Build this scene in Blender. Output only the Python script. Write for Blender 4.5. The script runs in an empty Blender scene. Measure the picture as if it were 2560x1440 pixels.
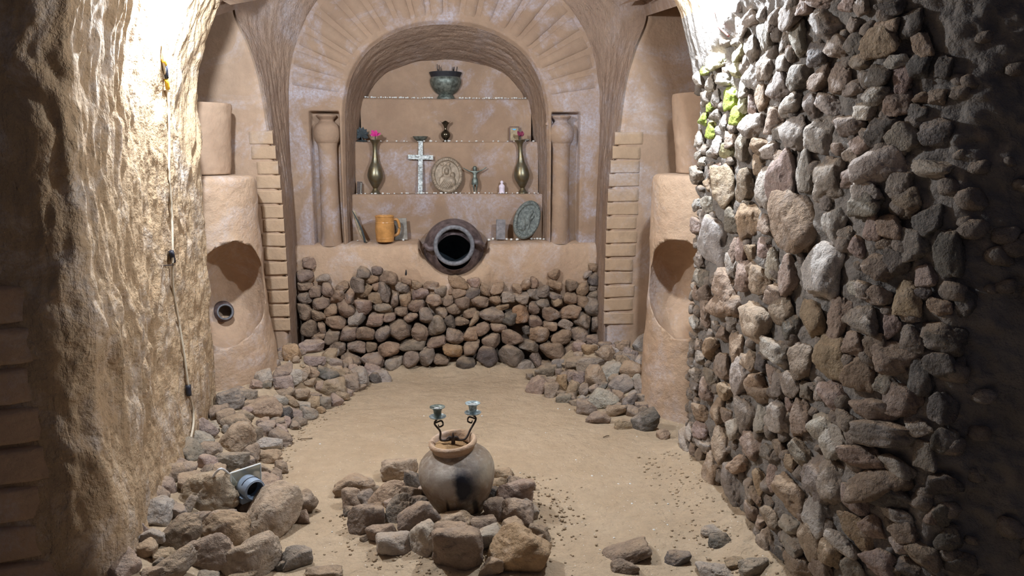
import bpy, bmesh, math, random
import numpy as np
from mathutils import Vector, Matrix
S = bpy.context.scene
COL = S.collection
PI = math.pi
random.seed(7)
rng = np.random.default_rng(11)

# ------------------------------------------------------------------ camera, world, exposure
FPX, CAMH, PITCH, YAW = 1900.0, 1.4, math.radians(10), math.radians(-4.8)
cam = bpy.data.cameras.new('camera'); cam_o = bpy.data.objects.new('camera', cam); COL.objects.link(cam_o)
cam.sensor_width = 36; cam.lens = 36 * FPX / 2560; cam.clip_start = .05
cam_o.location = (0, 0, CAMH); cam_o.rotation_euler = (PI / 2 - PITCH, 0, YAW)
S.camera = cam_o
w = bpy.data.worlds.new('world'); S.world = w; w.use_nodes = True
w.node_tree.nodes['Background'].inputs[0].default_value = (.62, .68, 1.0, 1)
w.node_tree.nodes['Background'].inputs[1].default_value = 0.065
S.view_settings.view_transform = 'Standard'; S.view_settings.look = 'None'
S.view_settings.gamma = 1; S.view_settings.use_curve_mapping = False
S.view_settings.exposure = -0.16
def point(name, loc, power, color, size):
    l = bpy.data.lights.new(name, 'POINT'); l.energy = power; l.color = color; l.shadow_soft_size = size
    o = bpy.data.objects.new(name, l); o.location = loc; COL.objects.link(o); return o
LAMP_L = (-.95, 3.12, 2.03); LAMP_R = (.93, 2.92, 2.04)
point('lamp_light', LAMP_L, 135, (.78, .885, 1), .03)
point('lamp_light', LAMP_R, 118, (.78, .885, 1), .03)
# weak warm fill with no visible source, added to brighten the near left jamb
point('jamb_fill', (-1.3, .9, 2.0), 1.6, (1, .74, .5), .15)

# ------------------------------------------------------------------ pixel -> place helpers
def ray(px, py):
    u = (px - 1280) / FPX; v = (720 - py) / FPX
    r = Vector((u, math.cos(PITCH) + v * math.sin(PITCH), -math.sin(PITCH) + v * math.cos(PITCH)))
    c, s = math.cos(YAW), math.sin(YAW)
    return Vector((c * r.x - s * r.y, s * r.x + c * r.y, r.z))
CAM = Vector((0, 0, CAMH))
def atY(px, py, Y):
    r = ray(px, py); return CAM + r * (Y / r.y)
def depth_of(p):
    d = p - CAM; c, s = math.cos(-YAW), math.sin(-YAW)
    y = s * d.x + c * d.y
    return y * math.cos(PITCH) - d.z * math.sin(PITCH)

# ------------------------------------------------------------------ noise
def _h(ix, iy, iz, seed):
    n = (ix * 374761393 + iy * 668265263 + iz * 1442695041 + seed * 1274126177) & 0xFFFFFFFF
    n = ((n ^ (n >> 13)) * 1274126177) & 0xFFFFFFFF
    n = ((n ^ (n >> 16)) * 2246822519) & 0xFFFFFFFF
    return ((n ^ (n >> 15)) & 0xFFFFFF) / float(0xFFFFFF)
def vn(p, seed=0):
    p = np.asarray(p, float); i = np.floor(p).astype(np.int64); f = p - i; f = f * f * (3 - 2 * f)
    r = 0
    for dx in (0, 1):
        for dy in (0, 1):
            for dz in (0, 1):
                wgt = (f[..., 0] if dx else 1 - f[..., 0]) * (f[..., 1] if dy else 1 - f[..., 1]) * (f[..., 2] if dz else 1 - f[..., 2])
                r = r + wgt * _h(i[..., 0] + dx, i[..., 1] + dy, i[..., 2] + dz, seed)
    return r * 2 - 1
def fbm(p, octv=4, seed=0, gain=.5):
    p = np.asarray(p, float); a = 1; r = 0; t = 0
    for k in range(octv):
        r = r + a * vn(p * 2 ** k + 17.3 * k, seed + k); t += a; a *= gain
    return r / t
def ridge(p, octv=3, seed=0):
    return 1 - np.abs(fbm(p, octv, seed)) * 2.2
def sst(a, b, x):
    t = np.clip((x - a) / (b - a), 0, 1); return t * t * (3 - 2 * t)
def st3(*a):
    a = np.broadcast_arrays(*a); return np.stack(a, -1)

# ------------------------------------------------------------------ object helpers
def tag(o, label=None, cat=None, group=None, kind=None):
    if label: o['label'] = label
    if cat: o['category'] = cat
    if group: o['group'] = group
    if kind: o['kind'] = kind
    return o
def empty(name, loc=(0, 0, 0)):
    o = bpy.data.objects.new(name, None); o.location = loc; o.empty_display_size = .05; COL.objects.link(o); return o
def link(name, me, mat=None, parent=None, smooth=True):
    if mat is not None and not me.materials: me.materials.append(mat)
    if smooth: me.polygons.foreach_set('use_smooth', [True] * len(me.polygons))
    o = bpy.data.objects.new(name, me); COL.objects.link(o)
    if parent is not None:
        o.parent = parent
    return o
def mesh_np(name, V, F):
    me = bpy.data.meshes.new(name); me.from_pydata(V.reshape(-1, 3).tolist(), [], F.tolist() if hasattr(F, 'tolist') else F); me.update(); return me
def grid(name, P, mat, parent=None, closed=False, flip=False):
    """P: (n, m, 3) array -> quad sheet"""
    n, m = P.shape[:2]
    I = np.arange(n * m).reshape(n, m)
    if closed: I = np.concatenate([I, I[:, :1]], 1)
    a, b, c, d = I[:-1, :-1], I[1:, :-1], I[1:, 1:], I[:-1, 1:]
    F = np.stack([a, b, c, d] if not flip else [a, d, c, b], -1).reshape(-1, 4)
    return link(name, mesh_np(name, P, F), mat, parent)
def keyed(keys, n):
    """smooth curve through key points, uniform in key index (Catmull-Rom)"""
    K = np.array(keys, float); K = np.vstack([2 * K[0] - K[1], K, 2 * K[-1] - K[-2]])
    t = np.linspace(0, len(K) - 3 - 1e-9, n); i = t.astype(int); f = (t - i)[:, None]
    p0, p1, p2, p3 = K[i], K[i + 1], K[i + 2], K[i + 3]
    return .5 * (2 * p1 + (p2 - p0) * f + (2 * p0 - 5 * p1 + 4 * p2 - p3) * f ** 2 + (3 * p1 - p0 - 3 * p2 + p3) * f ** 3)
def mirror_keys(keys):
    return list(keys) + [(-x, z) for x, z in reversed(keys[:-1])]
def bm_obj(name, bm, mat, parent=None, smooth=True):
    me = bpy.data.meshes.new(name); bm.to_mesh(me); bm.free(); return link(name, me, mat, parent, smooth)
def lathe_me(name, prof, seg=32, noise=0, nf=20, seed=0, cap=False):
    prof = np.array(prof, float); a = np.linspace(0, 2 * PI, seg, endpoint=False)
    P = np.zeros((len(prof), seg, 3)); P[..., 0] = prof[:, :1] * np.cos(a); P[..., 1] = prof[:, :1] * np.sin(a); P[..., 2] = prof[:, 1:]
    if noise:
        d = 1 + noise * fbm(P * nf, 3, seed) / np.maximum(prof[:, :1], .02) ; P[..., 0] *= d; P[..., 1] *= d
    n, m = P.shape[:2]; I = np.arange(n * m).reshape(n, m); I = np.concatenate([I, I[:, :1]], 1)
    F = np.stack([I[:-1, :-1], I[:-1, 1:], I[1:, 1:], I[1:, :-1]], -1).reshape(-1, 4).tolist()
    if cap: F += [list(range(m))[::-1], list(range((n - 1) * m, n * m))]
    return mesh_np(name, P, F)
def smooth_prof(keys, n): return keyed(keys, n)
def lathe(name, prof, mat, parent=None, seg=32, loc=(0, 0, 0), rot=(0, 0, 0), **k):
    me = lathe_me(name, prof, seg, **k); me.transform(Matrix.Translation(loc) @ Matrix.LocRotScale(None, __import__('mathutils').Euler(rot), None))
    return link(name, me, mat, parent)
def tube_pts(bm, pts, r, seg=8, n=None):
    pts = [Vector(p) for p in pts]
    if n: pts = [Vector(p) for p in keyed([tuple(p) for p in pts], n)]
    rad = r if hasattr(r, '__len__') else [r] * len(pts)
    if len(rad) != len(pts): rad = list(np.interp(np.linspace(0, 1, len(pts)), np.linspace(0, 1, len(rad)), rad))
    rings = []
    up = Vector((0, 0, 1))
    for i, p in enumerate(pts):
        t = (pts[min(i + 1, len(pts) - 1)] - pts[max(i - 1, 0)]).normalized()
        a = t.cross(up)
        if a.length < .1: a = t.cross(Vector((1, 0, 0)))
        a.normalize(); b = t.cross(a).normalized(); up = -b if False else up
        rings.append([bm.verts.new(p + (a * math.cos(q) + b * math.sin(q)) * rad[i]) for q in [2 * PI * j / seg for j in range(seg)]])
    for r0, r1 in zip(rings, rings[1:]):
        for j in range(seg): bm.faces.new((r0[j], r0[(j + 1) % seg], r1[(j + 1) % seg], r1[j]))
    bm.faces.new(rings[0][::-1]); bm.faces.new(rings[-1])
def tube(name, pts, r, mat, parent=None, seg=8, n=None):
    bm = bmesh.new(); tube_pts(bm, pts, r, seg, n); return bm_obj(name, bm, mat, parent)
def box_bm(bm, size, loc=(0, 0, 0), rot=(0, 0, 0), bev=0):
    E = __import__('mathutils').Euler
    r = bmesh.ops.create_cube(bm, size=1, matrix=Matrix.LocRotScale(Vector(loc), E(rot), Vector(size)))
    if bev:
        es = {e for v in r['verts'] for e in v.link_edges}
        bmesh.ops.bevel(bm, geom=list(es), offset=bev, segments=2, affect='EDGES', profile=.7)
def box(name, size, mat, parent=None, loc=(0, 0, 0), rot=(0, 0, 0), bev=.002):
    bm = bmesh.new(); box_bm(bm, size, loc, rot, bev); return bm_obj(name, bm, mat, parent, smooth=False)

# ------------------------------------------------------------------ materials
class NT:
    def __init__(s, name):
        s.m = bpy.data.materials.new(name); s.m.use_nodes = True; s.t = s.m.node_tree
        s.b = s.t.nodes['Principled BSDF']; s.b.inputs['Specular IOR Level'].default_value = .25
    def n(s, ty, **kw):
        o = s.t.nodes.new(ty)
        for k, v in kw.items():
            if k in o.inputs: o.inputs[k].default_value = v
            else: setattr(o, k, v)
        return o
    def l(s, a, b): s.t.links.new(a, b)
    def noise(s, vec, scale, detail=5, rough=.55, dist=0):
        o = s.n('ShaderNodeTexNoise', Scale=scale, Detail=detail, Roughness=rough, Distortion=dist); s.l(vec, o.inputs['Vector']); return o.outputs['Fac']
    def ramp(s, fac, stops):
        o = s.n('ShaderNodeValToRGB'); e = o.color_ramp.elements
        while len(e) < len(stops): e.new(.5)
        for i, (p, c) in enumerate(stops):
            e[i].position = p; e[i].color = (c, c, c, 1) if not hasattr(c, '__len__') else (*c, 1)
        s.l(fac, o.inputs[0]); return o.outputs[0]
    def mix(s, fac, a, b, mode='MIX'):
        o = s.n('ShaderNodeMix', data_type='RGBA', blend_type=mode)
        for sock, v in ((o.inputs[0], fac), (o.inputs[6], a), (o.inputs[7], b)):
            if hasattr(v, 'is_output') or hasattr(v, 'links'): s.l(v, sock)
            elif hasattr(v, '__len__'): sock.default_value = (*v, 1)
            else: sock.default_value = v
        return o.outputs[2]
    def math(s, op, a, b=0.0, c=None):
        o = s.n('ShaderNodeMath', operation=op)
        for i, v in enumerate((a, b) if c is None else (a, b, c)):
            if hasattr(v, 'links'): s.l(v, o.inputs[i])
            else: o.inputs[i].default_value = v
        return o.outputs[0]
    def mapv(s, src, scale):
        o = s.n('ShaderNodeMapping'); o.inputs['Scale'].default_value = scale; s.l(src, o.inputs[0]); return o.outputs[0]
    def bump(s, hgt, strength, dist=.01, normal=None):
        o = s.n('ShaderNodeBump', Strength=strength, Distance=dist); s.l(hgt, o.inputs['Height'])
        if normal is not None: s.l(normal, o.inputs['Normal'])
        return o.outputs[0]
def clay(name, c1, c2, white=.0, streak=None, b1=.5, b2=.3, wcol=(.55, .55, .62), wscale=2.2, dark=None, speck=.0):
    """tuff / clay plaster: mottled, pitted, optionally with lime bloom and pick streaks"""
    q = NT(name); pos = q.n('ShaderNodeNewGeometry').outputs['Position']
    v = q.noise(pos, 3.5, 6, .6); v2 = q.noise(pos, 22, 5, .65)
    col = q.mix(q.ramp(v, [(.32, 0), (.68, 1)]), c1, c2)
    col = q.mix(q.math('MULTIPLY', q.ramp(v2, [(.3, 0), (.75, 1)]), .45), col, tuple(x * .62 for x in c1))
    if white:
        wn = q.noise(pos, wscale, 7, .7, .6)
        wf = q.noise(pos, 60, 3, .7)
        m = q.math('MULTIPLY', q.ramp(wn, [(.5, 0), (.66, 1)]), q.ramp(wf, [(.35, .25), (.62, 1)]))
        col = q.mix(q.math('MULTIPLY', m, white), col, wcol)
    if speck:
        sv = q.n('ShaderNodeTexVoronoi', Scale=38.0); q.l(pos, sv.inputs['Vector'])
        col = q.mix(q.math('MULTIPLY', q.ramp(sv.outputs['Distance'], [(.05, 1), (.1, 0)]), speck), col, (.8, .78, .75))
    q.l(col, q.b.inputs['Base Color']); q.b.inputs['Roughness'].default_value = .9
    h = q.noise(pos, 70, 6, .7); h2 = q.noise(pos, 14, 5, .6)
    nrm = q.bump(h, b2, .006); nrm = q.bump(h2, b1, .03, nrm)
    if streak:
        sn = q.noise(q.mapv(pos, streak), 1, 5, .6, .8); nrm = q.bump(q.ramp(sn, [(.3, 0), (.7, 1)]), .4, .02, nrm)
    q.l(nrm, q.b.inputs['Normal']); return q.m
M = {}
TAN, TAN2 = (.47, .285, .165), (.36, .205, .12)
M['wall_left'] = clay('carved_tuff_left', (.50, .355, .22), (.40, .275, .165), .55, (15, 15, 4), 1.0, .6, (.66, .60, .56), 5)
M['wall_flat'] = clay('tuff_flat', (.46, .315, .215), (.37, .245, .165), .55, None, .25, .3)
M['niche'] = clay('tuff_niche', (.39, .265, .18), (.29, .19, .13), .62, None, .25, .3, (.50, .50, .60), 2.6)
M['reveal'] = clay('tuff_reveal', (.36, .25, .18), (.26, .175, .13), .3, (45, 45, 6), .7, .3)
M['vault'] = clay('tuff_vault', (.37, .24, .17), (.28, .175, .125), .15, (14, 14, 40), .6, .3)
M['pillar'] = clay('clay_pillar', (.53, .37, .25), (.44, .295, .20), .5, None, .5, .5, (.58, .54, .56), 4)
M['brick'] = clay('tuff_brick', (.49, .34, .22), (.41, .28, .18), .35, None, .3, .35)
M['sand'] = clay('sandy_floor', (.52, .395, .27), (.45, .33, .215), .3, None, .8, .9, (.60, .47, .33), 1.6, speck=.8)
M['mortar'] = clay('grey_mortar', (.30, .265, .235), (.20, .175, .155), .2, None, 1.0, .9, (.4, .37, .34), 6)
def stone_mat():
    q = NT('field_stone'); oi = q.n('ShaderNodeObjectInfo'); g = q.n('ShaderNodeNewGeometry'); pos = g.outputs['Position']
    v = q.noise(pos, 24, 6, .65); v2 = q.noise(pos, 9, 4, .6, .5)
    base = oi.outputs['Color']
    c = q.mix(q.math('MULTIPLY', q.ramp(v, [(.35, 1), (.6, 0)]), .55), base, q.mix(1.0, base, (.5, .46, .44), 'MULTIPLY'))
    c = q.mix(q.math('MULTIPLY', q.ramp(v2, [(.55, 0), (.72, 1)]), .45), c, (.52, .46, .42))
    sep = q.n('ShaderNodeSeparateXYZ'); q.l(g.outputs['Normal'], sep.inputs[0])     # settled dust on what faces up
    dust = q.math('MULTIPLY', q.ramp(sep.outputs[2], [(.35, 0), (.95, 1)]), q.ramp(q.noise(pos, 12, 4, .6), [(.35, .1), (.65, .7)]))
    c = q.mix(dust, c, (.50, .35, .225))
    q.l(c, q.b.inputs['Base Color']); q.b.inputs['Roughness'].default_value = .85
    vo = q.n('ShaderNodeTexVoronoi', Scale=60.0); q.l(pos, vo.inputs['Vector'])
    n1 = q.bump(q.noise(pos, 90, 6, .7), .8, .008); n1 = q.bump(q.ramp(vo.outputs['Distance'], [(.12, 0), (.35, 1)]), .25, .006, n1)
    n1 = q.bump(q.noise(pos, 26, 5, .65), .9, .025, n1); q.l(n1, q.b.inputs['Normal']); return q.m
M['stone'] = stone_mat()
def simple(name, col, rough=.6, metal=0, var=.25, bump=.15, scale=40, col2=None):
    q = NT(name); tc = q.n('ShaderNodeTexCoord').outputs['Object']
    c = q.mix(q.ramp(q.noise(tc, scale, 5, .6), [(.38, 0), (.64, 1)]), tuple(x * (1 - var) for x in col), col2 or tuple(min(1, x * (1 + var)) for x in col))
    q.l(c, q.b.inputs['Base Color']); q.b.inputs['Roughness'].default_value = rough; q.b.inputs['Metallic'].default_value = metal
    q.b.inputs['Specular IOR Level'].default_value = .5
    if bump: q.l(q.bump(q.noise(tc, scale * 2, 4, .6), bump, .003), q.b.inputs['Normal'])
    return q.m

# ================================================================== STRUCTURE
# ---- floor: one sandy height field that rises under the rubble heaps
TOE_L = [(-.62, 1.2), (-.66, 2.0), (-.70, 2.5), (-.74, 3.0), (-.80, 3.5), (-.78, 3.85), (-.66, 4.15), (-.5, 4.45), (-.38, 4.78), (-.35, 5.2)]
TOE_R = [(.60, 5.2), (.54, 4.75), (.50, 4.5), (.62, 4.25), (.76, 4.0), (.93, 3.83), (1.02, 3.7), (1.3, 3.55), (1.7, 3.5)]
def toe_x(tab, Y): t = sorted((b, a) for a, b in tab); return np.interp(Y, [q[0] for q in t], [q[1] for q in t])
JX, JY = .02, 2.86        # the clay jar
def heap_h(x, Y):
    x = np.asarray(x, float); Y = np.asarray(Y, float)
    dl = toe_x(TOE_L, Y) - x
    capl = np.interp(Y, [1.2, 2.2, 3.0, 3.6, 4.2, 4.6, 4.8], [.10, .12, .12, .12, .20, .22, .0])
    hl = capl * sst(.0, .36, dl)
    # right heap lies behind a slanted toe
    ty = np.interp(x, [.44, .5, .62, .76, .93, 1.02, 1.3], [4.9, 4.5, 4.25, 4.0, 3.84, 3.72, 3.6])
    dr = Y - ty
    hr = .20 * sst(.0, .75, dr) * sst(.5, .85, x) * (1 - sst(4.66, 4.8, Y))
    r = np.hypot(x - JX, (Y - JY + .06) * 1.0)
    hj = .045 * (1 - sst(.16, .46, r))
    return np.maximum(hl, 0) + np.maximum(hr, 0) + hj
def floor_h(x, Y):
    h = heap_h(x, Y)
    p = st3(x, Y, 0 * x)
    h = h + .010 * fbm(p * 2.2, 3, 5) + .0035 * fbm(p * 14, 3, 6)
    h = h + .05 * sst(4.62, 4.9, Y) * (1 - sst(.35, .7, np.abs(x))) * (1 + .5 * fbm(p * 9, 2, 8))
    edge = sst(.90, 1.12, x) * (1 - sst(3.2, 3.6, Y))
    h = h + edge * (.05 + .03 * fbm(p * 12, 3, 9))
    rough = sst(1.5, 2.2, 3.6 - Y) * .012 * ridge(p * st3(5, 9, 1), 3, 12)
    return h + rough
xs = np.concatenate([np.linspace(-3.2, -1.4, 40)[:-1], np.linspace(-1.4, 1.5, 330), np.linspace(1.5, 3.2, 40)[1:]])
ys = np.concatenate([np.linspace(-1.5, 2.0, 120)[:-1], np.linspace(2.0, 5.2, 330)])
X, Y = np.meshgrid(xs, ys, indexing='ij')
fl = grid('floor', st3(X, Y, floor_h(X, Y)), M['sand'], flip=False); tag(fl, kind='structure')
fl['label'] = 'sandy tan earth floor of the carved chamber'

# ---- carved side walls, swept along their plan and rolled over into the vault
def roll(z):
    return np.interp(z, [0, 1.6, 1.8, 2.0, 2.2, 2.35, 2.5, 2.62, 2.70, 2.74], [0, 0, .03, .09, .2, .34, .55, .8, 1.05, 1.25])
def resample(poly, step):
    P = np.array(poly, float); s = np.r_[0, np.cumsum(np.hypot(*np.diff(P, axis=0).T))]
    n = int(s[-1] / step) + 1; t = np.linspace(0, s[-1], n)
    x = np.interp(t, s, P[:, 0]); y = np.interp(t, s, P[:, 1])
    k = max(3, int(.05 / step)) | 1; pad = np.ones(k) / k          # round the corners
    xp = np.convolve(np.pad(x, k // 2, mode='edge'), pad, 'valid'); yp = np.convolve(np.pad(y, k // 2, mode='edge'), pad, 'valid')
    tx = np.gradient(xp); ty = np.gradient(yp); L = np.hypot(tx, ty)
    return t, xp, yp, tx / L, ty / L
PL = [(-3.0, 2.08), (-1.42, 2.17), (-1.12, 2.21), (-1.05, 2.27), (-1.08, 2.55), (-1.15, 2.95), (-1.18, 3.4), (-1.2, 3.83), (-1.24, 3.9), (-1.5, 3.93), (-1.85, 3.95)]
zz = np.concatenate([np.linspace(-.05, 2.1, 270), np.linspace(2.12, 2.74, 40)])
t, px_, py_, tx, ty = resample(PL, .008)
Sg, Zg = np.meshgrid(t, zz, indexing='ij')
jam = 1 - sst(1.76, 1.92, Sg)          # 1 on the near jamb, 0 in the chamber
def rug(Sg, Zg, seed):
    p = st3(Sg, Zg, 0 * Sg)
    wq = 2.2 * fbm(p * 2.3, 3, seed + 2)[..., None] * np.array([1, .35, 0])
    a = np.clip(ridge(p * st3(11, 3.2, 1) + wq, 2, seed), -.3, .9) * (.35 + .65 * sst(-.25, .25, fbm(p * 2.6, 3, seed + 7)))
    a2 = np.clip(ridge(p * st3(25, 7.5, 1) + wq * 1.5, 2, seed + 21), -.4, .9) * sst(-.3, .3, fbm(p * 4, 3, seed + 23))
    b = .55 * a2 + .6 * fbm(p * st3(40, 14, 1) + wq * 2, 4, seed + 5)
    c = fbm(p * 3, 3, seed + 9)
    return a, b, c
a, b, c = rug(Sg, Zg, 30)
low = .35 + .65 * sst(.1, .9, Zg)
D = (1 - jam) * (.022 * a * low + .020 * b * (.6 + .4 * low)) + .018 * c + jam * (-.004 + .008 * fbm(st3(Sg, Zg, 0 * Sg) * 9, 4, 3))
# horizontal carved courses on the near jamb are separate pieces; the wall behind them is set back
nx, ny = ty, -tx
flare = .035 * (1 - sst(.0, .75, Zg)) * sst(1.5, 1.9, Sg) * (1 - sst(2.9, 3.5, Sg))
off = roll(Zg) + flare
P = st3(px_[:, None] + nx[:, None] * D + off, py_[:, None] + ny[:, None] * D, Zg)
WP = P; WD = D + 0 * off
wl = grid('wall_left', P, M['wall_left'], flip=False); tag(wl, kind='structure')
def wall_patch(name, t0, t1, z0, z1, proud, mat, parent, seed=0, bow=0):
    ii = np.linspace(t0, t1, 22); jj = z0 + (z1 - z0) * np.array([0, .04, .09, .2, .5, .8, .91, .96, 1.])
    U, W = np.meshgrid(ii, jj, indexing='ij')
    W = W - bow * (1 - (U - t0) / (t1 - t0))
    u = (ii - t0) / (t1 - t0); v = (jj - z0) / (z1 - z0)
    e = sst(0, .06, np.minimum(u, 1 - u))[:, None] * sst(0, .09, np.minimum(v, 1 - v))[None]
    d = .004 + (e * proud + e * .010 * fbm(st3(U, W, 0 * U) * 12, 3, seed)) - .02 * (1 - e)
    X_ = np.interp(U, t, px_); Y_ = np.interp(U, t, py_); NX = np.interp(U, t, nx); NY = np.interp(U, t, ny)
    return grid(name, st3(X_ + NX * d + roll(W), Y_ + NY * d, W), mat, parent)
for k in range(8):
    z0 = .10 + k * .118
    wall_patch('carved_course', .05, 1.87 - .015 * (k % 3), z0 + .002, z0 + .1165, .013, M['pillar'], wl, k, .05)

# ---- right wall: grey mortar backing with the stones set in it
PR = [(3.0, 1.52), (1.9, 1.60), (1.5, 1.66), (1.27, 1.78), (1.15, 1.98), (1.12, 2.3), (1.12, 3.0), (1.12, 3.34), (1.16, 3.42), (1.4, 3.46), (1.9, 3.48)]
tr, rx, ry, rtx, rty = resample(PR, .009)
Sg, Zg = np.meshgrid(tr, zz, indexing='ij')
p = st3(Sg, Zg, 0 * Sg)
stz = np.interp(Sg, [0, 2.1, 2.6, 3.3, 3.6], [2.2, 2.15, 1.95, 1.72, 1.70])     # stones end below the vault
isst = 1 - sst(-.04, .04, Zg - stz)
D = isst * (.018 * fbm(p * 16, 4, 51) + .012 * fbm(p * 45, 2, 52) + .002) + (1 - isst) * (.02 + .012 * ridge(p * st3(16, 4, 1), 3, 55))
rnx, rny = -rty, rtx
P = st3(rx[:, None] + rnx[:, None] * D - roll(Zg), ry[:, None] + rny[:, None] * D, Zg)
half = sst(0, 1, 0)
n_st = int(np.searchsorted(zz, 1.98))
wr = grid('wall_right', P[:, :n_st], M['mortar'], flip=True); tag(wr, kind='structure')
wv = grid('vault_haunch', P[:, n_st - 1:], M['wall_left'], wr, flip=True)

# ---- wall between the two hollow pillars and the great recess (plane Y = 4.6)
wb = empty('wall_back'); tag(wb, kind='structure')
YW, YN = 4.6, 5.0
B = mirror_keys([(-.975, 0), (-.975, .45), (-.978, .8), (-.99, 1.2), (-1.025, 1.5), (-1.06, 1.8), (-1.11, 2.0), (-1.18, 2.2), (-1.13, 2.4), (-.88, 2.65), (-.47, 2.83), (0, 2.9)])
Cc = mirror_keys([(-.985, 0), (-.985, .45), (-.985, .8), (-.99, 1.2), (-.995, 1.5), (-.995, 1.72), (-.98, 1.88), (-.92, 2.1), (-.79, 2.32), (-.58, 2.5), (-.3, 2.61), (0, 2.65)])
NB = 620
Bc, Ccc = keyed(B, NB), keyed(Cc, NB)
sv = np.linspace(0, 1, 44)[None, :]; sv3 = sv[..., None]
Q = Bc[:, None] * (1 - sv3) + Ccc[:, None] * sv3
yy = YW + (YN - YW) * sv + 0 * Q[..., 0]
cen = Q - np.array([0, 1.2]); cn = cen / np.maximum(np.linalg.norm(cen, axis=-1, keepdims=True), .1)
arc = np.linspace(0, 6.6, NB)[:, None] + 0 * yy
wob = .008 * ridge(st3(yy * 30, arc * 3.0, 0 * arc), 3, 61) + .010 * fbm(st3(yy * 5, arc * 2, 0 * arc), 3, 62)
wob = wob * sst(0, .04, sv)
Q = Q - cn * wob[..., None]
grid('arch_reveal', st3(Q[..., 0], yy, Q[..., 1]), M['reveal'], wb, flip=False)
for sgn in (-1, 1):
    zs = np.linspace(0, 2.6, 150); bz = np.interp(zs, keyed(B[:12], 200)[:, 1], -keyed(B[:12], 200)[:, 0])
    u = np.linspace(0, 1, 70)
    Xw = bz[:, None] + (1.9 - bz[:, None]) * u[None]; Zw = zs[:, None] + 0 * Xw
    d = .008 * fbm(st3(Xw * 4 + 9 * sgn, Zw * 4, 0 * Xw), 4, 70) + .02 * (1 - sst(0, .03, Xw - bz[:, None]))
    grid('flank_wall', st3(Xw * sgn, YW + d, Zw), M['wall_flat'], wb, flip=(sgn < 0))
    # carved brick courses beside the recess
    for k in range(15):
        z0 = .34 + k * .0855
        if z0 > 1.46 or (sgn < 0 and z0 < .3): continue
        xa = np.interp(z0, zs, bz) - .012; wd = (.20 if sgn > 0 else .145) + random.uniform(-.015, .015)
        ii = np.linspace(xa, xa + wd, 10); jj = z0 + .002 + .0815 * np.array([0, .03, .07, .15, .5, .85, .93, .97, 1.])
        U, W = np.meshgrid(ii, jj, indexing='ij'); W = W + random.uniform(-.003, .003) + (U - xa) * random.uniform(-.03, .03)
        uu = (ii - ii[0]) / wd; vv = (jj - jj[0]) / (jj[-1] - jj[0])
        e = sst(0, .12, np.minimum(uu + .1, 1 - uu))[:, None] * sst(0, .07, np.minimum(vv, 1 - vv))[None]
        d = -e * .007 - .004 * e * fbm(st3(U, W, 0 * U) * 20, 2, k) + .012 * (1 - e)
        grid('brick', st3(U * sgn, YW + d, W), M['brick'], wb, flip=(sgn < 0))

# ---- vault over the chamber, between the side walls' top and the recess arch
Dk = mirror_keys([(-1.10, 2.02), (-.98, 2.2), (-.82, 2.38), (-.5, 2.58), (0, 2.72)])
Bk = mirror_keys([(-1.18, 2.2), (-1.13, 2.4), (-.88, 2.65), (-.47, 2.83), (0, 2.9)])
Dk[-1] = (1.03, 2.04); Dk[-2] = (.94, 2.2)
a0, a1 = keyed(Dk, 300), keyed(Bk, 300)
s_ = np.linspace(0, 1, 80)[None, :, None]; Q = a0[:, None] * (1 - s_) + a1[:, None] * s_
ys0 = 3.8 - .42 * sst(-.2, .6, a0[:, :1]); yy = ys0 + (YW - ys0) * s_[..., 0] + 0 * Q[..., 0]; arc = np.linspace(0, 3, 300)[:, None] + 0 * yy
wob = .010 * ridge(st3(yy * 5, arc * 20, 0 * arc), 3, 81) * sst(0, .12, arc) * sst(0, .12, 3 - arc)
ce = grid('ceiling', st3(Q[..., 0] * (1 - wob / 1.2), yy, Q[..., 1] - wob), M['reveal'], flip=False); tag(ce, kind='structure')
# side bays behind the hollow pillars: outer wall and roof
for nm, sgn, y0 in (('wall_left_bay', -1, 3.9), ('wall_right_bay', 1, 3.4)):
    ya = np.linspace(y0, 4.62, 60); za = np.linspace(0, 2.45, 90)
    YY, ZZ = np.meshgrid(ya, za, indexing='ij'); q = 1.80 - .25 * sst(1.9, 2.45, ZZ)
    dd = .02 * fbm(st3(YY * 3, ZZ * 3, 0 * YY + sgn), 3, 90)
    o = grid(nm, st3(sgn * (q + dd), YY, ZZ), M['wall_flat'], flip=(sgn > 0)); tag(o, kind='structure')
    xa = np.linspace(1.02, 1.62, 50); XX, YY = np.meshgrid(xa, ya, indexing='ij')
    zt = np.interp(YY, [y0, 4.6], [2.10, 2.26]) + .2 * np.sin((XX - 1.02) / .6 * PI / 2)
    grid('bay_roof', st3(sgn * XX, YY, zt), M['wall_flat'], o)

# ---- face of the recess with its shrine niche (plane Y = 5.0)
E_ = mirror_keys([(-.655, .5), (-.655, .82), (-.655, 1.2), (-.65, 1.5), (-.638, 1.72), (-.575, 1.92), (-.45, 2.07), (-.24, 2.175), (0, 2.205)])
O_ = mirror_keys([(-1.0, .5), (-1.0, .82), (-1.0, 1.2), (-1.005, 1.5), (-1.0, 1.75), (-.945, 2.08), (-.75, 2.38), (-.4, 2.59), (0, 2.67)])
G_ = mirror_keys([(-.60, .5), (-.60, .82), (-.585, 1.2), (-.565, 1.5), (-.545, 1.68), (-.49, 1.83), (-.38, 1.93), (-.2, 1.99), (0, 2.01)])
N3 = 700
Ec, Oc, Gc = keyed(E_, N3), keyed(O_, N3), keyed(G_, N3)
sF = np.linspace(0, 1, 60)[None, :, None]
Q = Ec[:, None] * (1 - sF) + Oc[:, None] * sF
xx, zq = Q[..., 0], Q[..., 1]
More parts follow.
